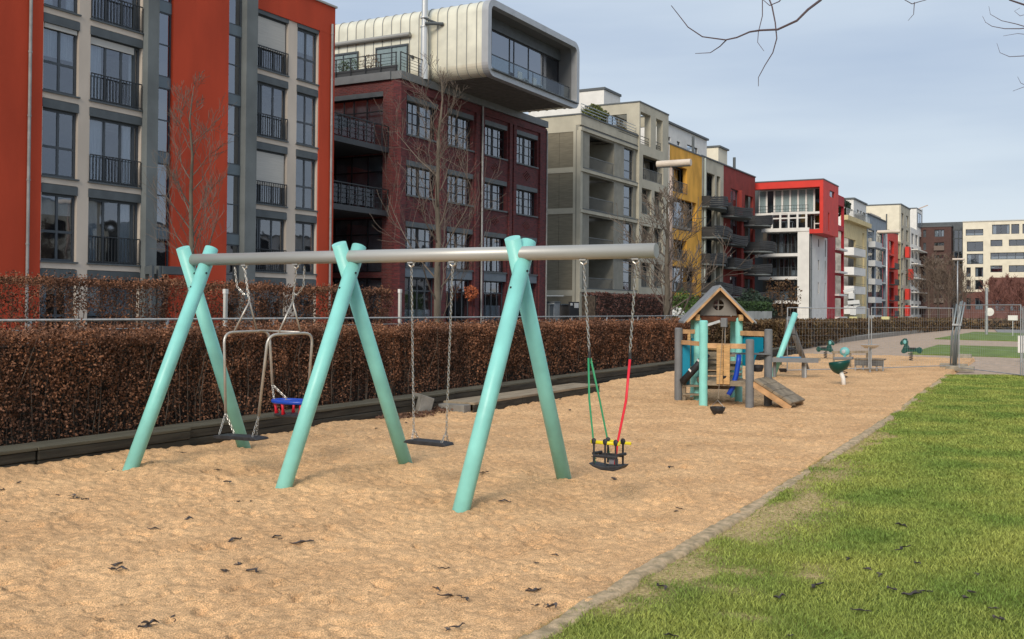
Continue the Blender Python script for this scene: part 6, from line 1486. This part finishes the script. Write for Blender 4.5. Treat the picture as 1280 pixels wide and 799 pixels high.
# =================================================================== lamps
def lamp(label, post_px, X, pyhead, hl, hy, post_m, ztilt=0.):
    p = on_x(post_px, pyhead, X); t = thing('street_lamp', label, 'street lamp', (X, p.y, .2), 'street lamps with flat tube heads')
    z = p.z; MB().tube([(X, p.y, .1), (X, p.y, z)], [.085, .06], 12).build('pole', post_m, t, smooth=True)
    o = MB().tube([(X-hl*.42, p.y, z+.08), (X+hl*.58, p.y, z+.08)], .135, 14).build('lamp_head', mat('lamp_white', (.60, .52, .43), .5, 2, .08), t, smooth=False)
    MB().box(X-hl*.40, X+hl*.56, p.y-.09, p.y+.09, z-.065, z-.055).build('lamp_glass', GREYD, t)
lamp('nearest street lamp, pale tube head above the leafless tree before the ochre building', 839, -14.5, 207, 1.4, 0, mat('lamp_pole_pink', (.42, .33, .28), .6, 2, .12))
lamp('middle street lamp, before the narrow red house', 1108.5, -14.5, 291, 1.75, 0, GALV)
lamp('farthest street lamp, before the brown brick block', 1197, -14.5, 325, 1.4, 0, GALV)
for i, (px, py, Y) in enumerate(((1067, 397.5, 84), (1107, 397.5, 84))):
    a = on_y(px, py, Y); t = thing('post_foot', ('yellow block foot under the white sign frame behind the far hedge', 'yellow block foot at the base of the middle street lamp')[i], 'post foot', (a.x, Y, a.z-.2))
    MB().box(a.x-.28, a.x+.28, Y-.2, Y+.2, a.z-.12, a.z+.1).build('block', mat('pale_yellow_plastic', (.62, .58, .28), .6), t, bevel=.02)
    if i == 0: MB().box(a.x-.02, a.x+.02, Y-.02, Y+.02, -.1, a.z-.121).build('stake', GALV, t)
def floodlights():
    Y = 84.; a = on_y(1067, 396, Y); t = thing('sign_cluster', 'white tilted reflector boards clustered on a mast above the far hedge', 'sign cluster', (a.x, Y, 0))
    MB().tube([(a.x, Y+.25, 0), (a.x, Y+.25, on_y(1067, 362, Y).z)], .08, 8).build('mast', GALV, t)
    for px, py, w, h, r in ((1061, 363, .55, .16, .35), (1064, 370, .28, .3, 0), (1067, 378, .6, .2, .1), (1059, 383.5, .4, .12, .7), (1071, 382, .35, .14, .5), (1066.5, 389, .3, .42, 0)):
        c = on_y(px, py, Y-.1-.1*(px % 3)); w *= .75; h *= .75; MB().obox(c, (w*math.cos(r), 0, w*math.sin(r)*.8), (0, .04, 0), (-h*math.sin(r), 0, h*math.cos(r))).build('reflector', mat('reflector_white', (.60, .61, .60), .5), t, bevel=.02)
floodlights()
# white garden chairs near the leafless tree
def chairs():
    for i, (px, py, X) in enumerate(((838, 391, -20), (846, 388.5, -20.6), (851, 393, -19.6))):
        c = on_x(px, py, X); t = thing('flower_tuft', 'white flower tuft at the foot of the leafless tree, %s of three' % ('left', 'middle and highest', 'right')[i], 'plant', (c.x, c.y, .2), 'white flower tufts by the leafless tree')
        V, F = leafball('x', '', None, tuple(c), .34, 90, None, sc=(1, 1.3, .6), size=.2); npmesh('blossom', V, F, mat('white_petal', (.66, .66, .62), .7), t)
        MB().tube([(c.x, c.y, .2), tuple(c)], [.03, .01], 5).build('stem', TWIG, t)
chairs()

# =================================================================== dead leaves on sand and grass
def litter():
    DL = mat('dark_dead_leaf', (.065, .055, .053), .7, 9, .4, island=.4)
    rg = random.Random(6)
    def proto(kind):
        r_ = random.Random(kind); mb = MB(); n = 7; L_ = .032+.014*(kind % 3); w = .016+.008*(kind % 2)
        pts = [(L_*(i/n-.5)*2, .018*math.sin(i*1.1+kind), .006+.016*abs(math.sin(i*.9+kind))) for i in range(n+1)]
        for i in range(n+1):
            ww = w*math.sin(math.pi*(i+.3)/(n+.6)); a = .8*math.sin(i*.8+kind); x, y, z = pts[i]
            mb.v += [(x, y-ww*math.cos(a), z+ww*.7*abs(math.sin(a))+.002), (x, y, z*.6), (x, y+ww*math.cos(a), z+ww*.9*abs(math.sin(a))+.004)]
        for i in range(n): k = i*3; mb.f += [(k, k+3, k+4, k+1), (k+1, k+4, k+5, k+2)]
        me = bpy.data.meshes.new('dead_leaf'); me.from_pydata(mb.v, [], mb.f); me.materials.append(DL); return me
    ms = [proto(k) for k in range(5)]
    sand = [(72, 620), (90, 622), (97, 624), (106, 626), (3, 613), (24, 604), (2, 655), (192, 662), (236, 650), (52, 699), (146, 708), (152, 712), (140, 713), (282, 673), (292, 677), (350, 675), (345, 672), (377, 680), (298, 707), (318, 715), (280, 716), (285, 604), (272, 588), (330, 613), (298, 628), (316, 628), (182, 785), (218, 776), (188, 781), (555, 712), (548, 737), (582, 750), (562, 747), (559, 788), (572, 785), (660, 738), (668, 740), (672, 758), (688, 760), (630, 628), (598, 597), (604, 592), (742, 573), (768, 600), (850, 637), (845, 640), (470, 536), (140, 590), (508, 529), (524, 520), (670, 705), (694, 695), (227, 567), (800, 548), (838, 585), (700, 500), (712, 513)]
    gr = [(828, 735), (975, 748), (1100, 720), (1115, 738), (1140, 745), (1155, 741), (1205, 748), (1215, 742), (1248, 775), (1242, 762), (1128, 687), (1146, 705), (1060, 700), (1085, 713), (1020, 734), (1076, 765), (1126, 658), (1222, 719), (988, 796), (838, 796)]
    for i, (px, py) in enumerate(sand+gr):
        on_sand = i < len(sand); lift = .0; g = on_z(px, py, 0)
        for _ in range(3): hh = float(sand_h(g.x, g.y)) if on_sand else float(lawn_h(g.x, g.y))+.02; g = on_z(px, py, hh)
        o = bpy.data.objects.new('dead_leaf', ms[i % 5]); COL.objects.link(o); o.location = (g.x, g.y, g.z+.003); o.rotation_euler = (rg.uniform(-.2, .2), rg.uniform(-.2, .2), rg.uniform(0, 6.28))
        s = rg.uniform(.6, 1.4); o.scale = (s*1.15, s, s*.55)
        o['label'] = 'dark curled dead leaf lying on the sand' if on_sand else 'dark dead leaf lying in the lawn grass'; o['category'] = 'leaf'; o['group'] = 'dead leaves on the sand' if on_sand else 'dead leaves in the lawn'
litter()

# =================================================================== light and sky
SUN_EL, SUN_AZ = 32., 172.   # azimuth measured from +Y clockwise
wd = bpy.data.worlds.new('World'); S.world = wd; wd.use_nodes = True; nt = wd.node_tree; N = nt.nodes; L = nt.links
bg = N['Background']; sky = N.new('ShaderNodeTexSky'); sky.sky_type = 'NISHITA'; sky.sun_disc = False; sky.sun_elevation = R(SUN_EL); sky.sun_rotation = R(SUN_AZ); sky.air_density = 1.2; sky.dust_density = 2.0
tc = N.new('ShaderNodeTexCoord'); mp = N.new('ShaderNodeMapping'); mp.inputs['Scale'].default_value = (1.0, 1.0, 7.0); L.new(tc.outputs['Generated'], mp.inputs[0])
n = N.new('ShaderNodeTexNoise'); n.inputs['Scale'].default_value = 1.5; n.inputs['Detail'].default_value = 5; L.new(mp.outputs[0], n.inputs['Vector'])
cr = N.new('ShaderNodeMix'); cr.data_type = 'RGBA'; cr.inputs[6].default_value = (3.15, 3.85, 5.0, 1); cr.inputs[7].default_value = (4.6, 5.25, 6.0, 1)
mr = N.new('ShaderNodeMapRange'); mr.inputs[1].default_value = .35; mr.inputs[2].default_value = .66; L.new(n.outputs['Fac'], mr.inputs[0]); L.new(mr.outputs[0], cr.inputs[0])
sx = N.new('ShaderNodeSeparateXYZ'); L.new(tc.outputs['Generated'], sx.inputs[0])
hz = N.new('ShaderNodeMapRange'); hz.inputs[1].default_value = .0; hz.inputs[2].default_value = .11; hz.inputs[3].default_value = .65; hz.inputs[4].default_value = .0; L.new(sx.outputs[2], hz.inputs[0])
m2 = N.new('ShaderNodeMix'); m2.data_type = 'RGBA'; m2.inputs[7].default_value = (6.6, 7.1, 7.4, 1); L.new(hz.outputs[0], m2.inputs[0]); L.new(cr.outputs[2], m2.inputs[6])
m3 = N.new('ShaderNodeMix'); m3.data_type = 'RGBA'; m3.inputs[0].default_value = .9; L.new(sky.outputs[0], m3.inputs[6]); L.new(m2.outputs[2], m3.inputs[7])
L.new(m3.outputs[2], bg.inputs[0]); bg.inputs[1].default_value = .1
sd = bpy.data.lights.new('sun', 'SUN'); sd.energy = 2.0; sd.angle = R(24); sd.color = (1, .91, .78); so = bpy.data.objects.new('sun', sd); COL.objects.link(so)
az = R(SUN_AZ); dv = Vector((math.sin(az)*math.cos(R(SUN_EL)), math.cos(az)*math.cos(R(SUN_EL)), math.sin(R(SUN_EL)))); so.rotation_euler = dv.to_track_quat('Z', 'Y').to_euler(); so.location = (0, 0, 30)
S.render.engine = 'CYCLES'; S.view_settings.view_transform = 'Standard'; S.view_settings.look = 'None'; S.view_settings.exposure = 0.5; S.view_settings.gamma = 1
S.cycles.use_denoising = True; S.cycles.max_bounces = 6; S.cycles.diffuse_bounces = 3; S.cycles.glossy_bounces = 3; S.cycles.transparent_max_bounces = 8; S.cycles.caustics_reflective = False; S.cycles.caustics_refractive = False
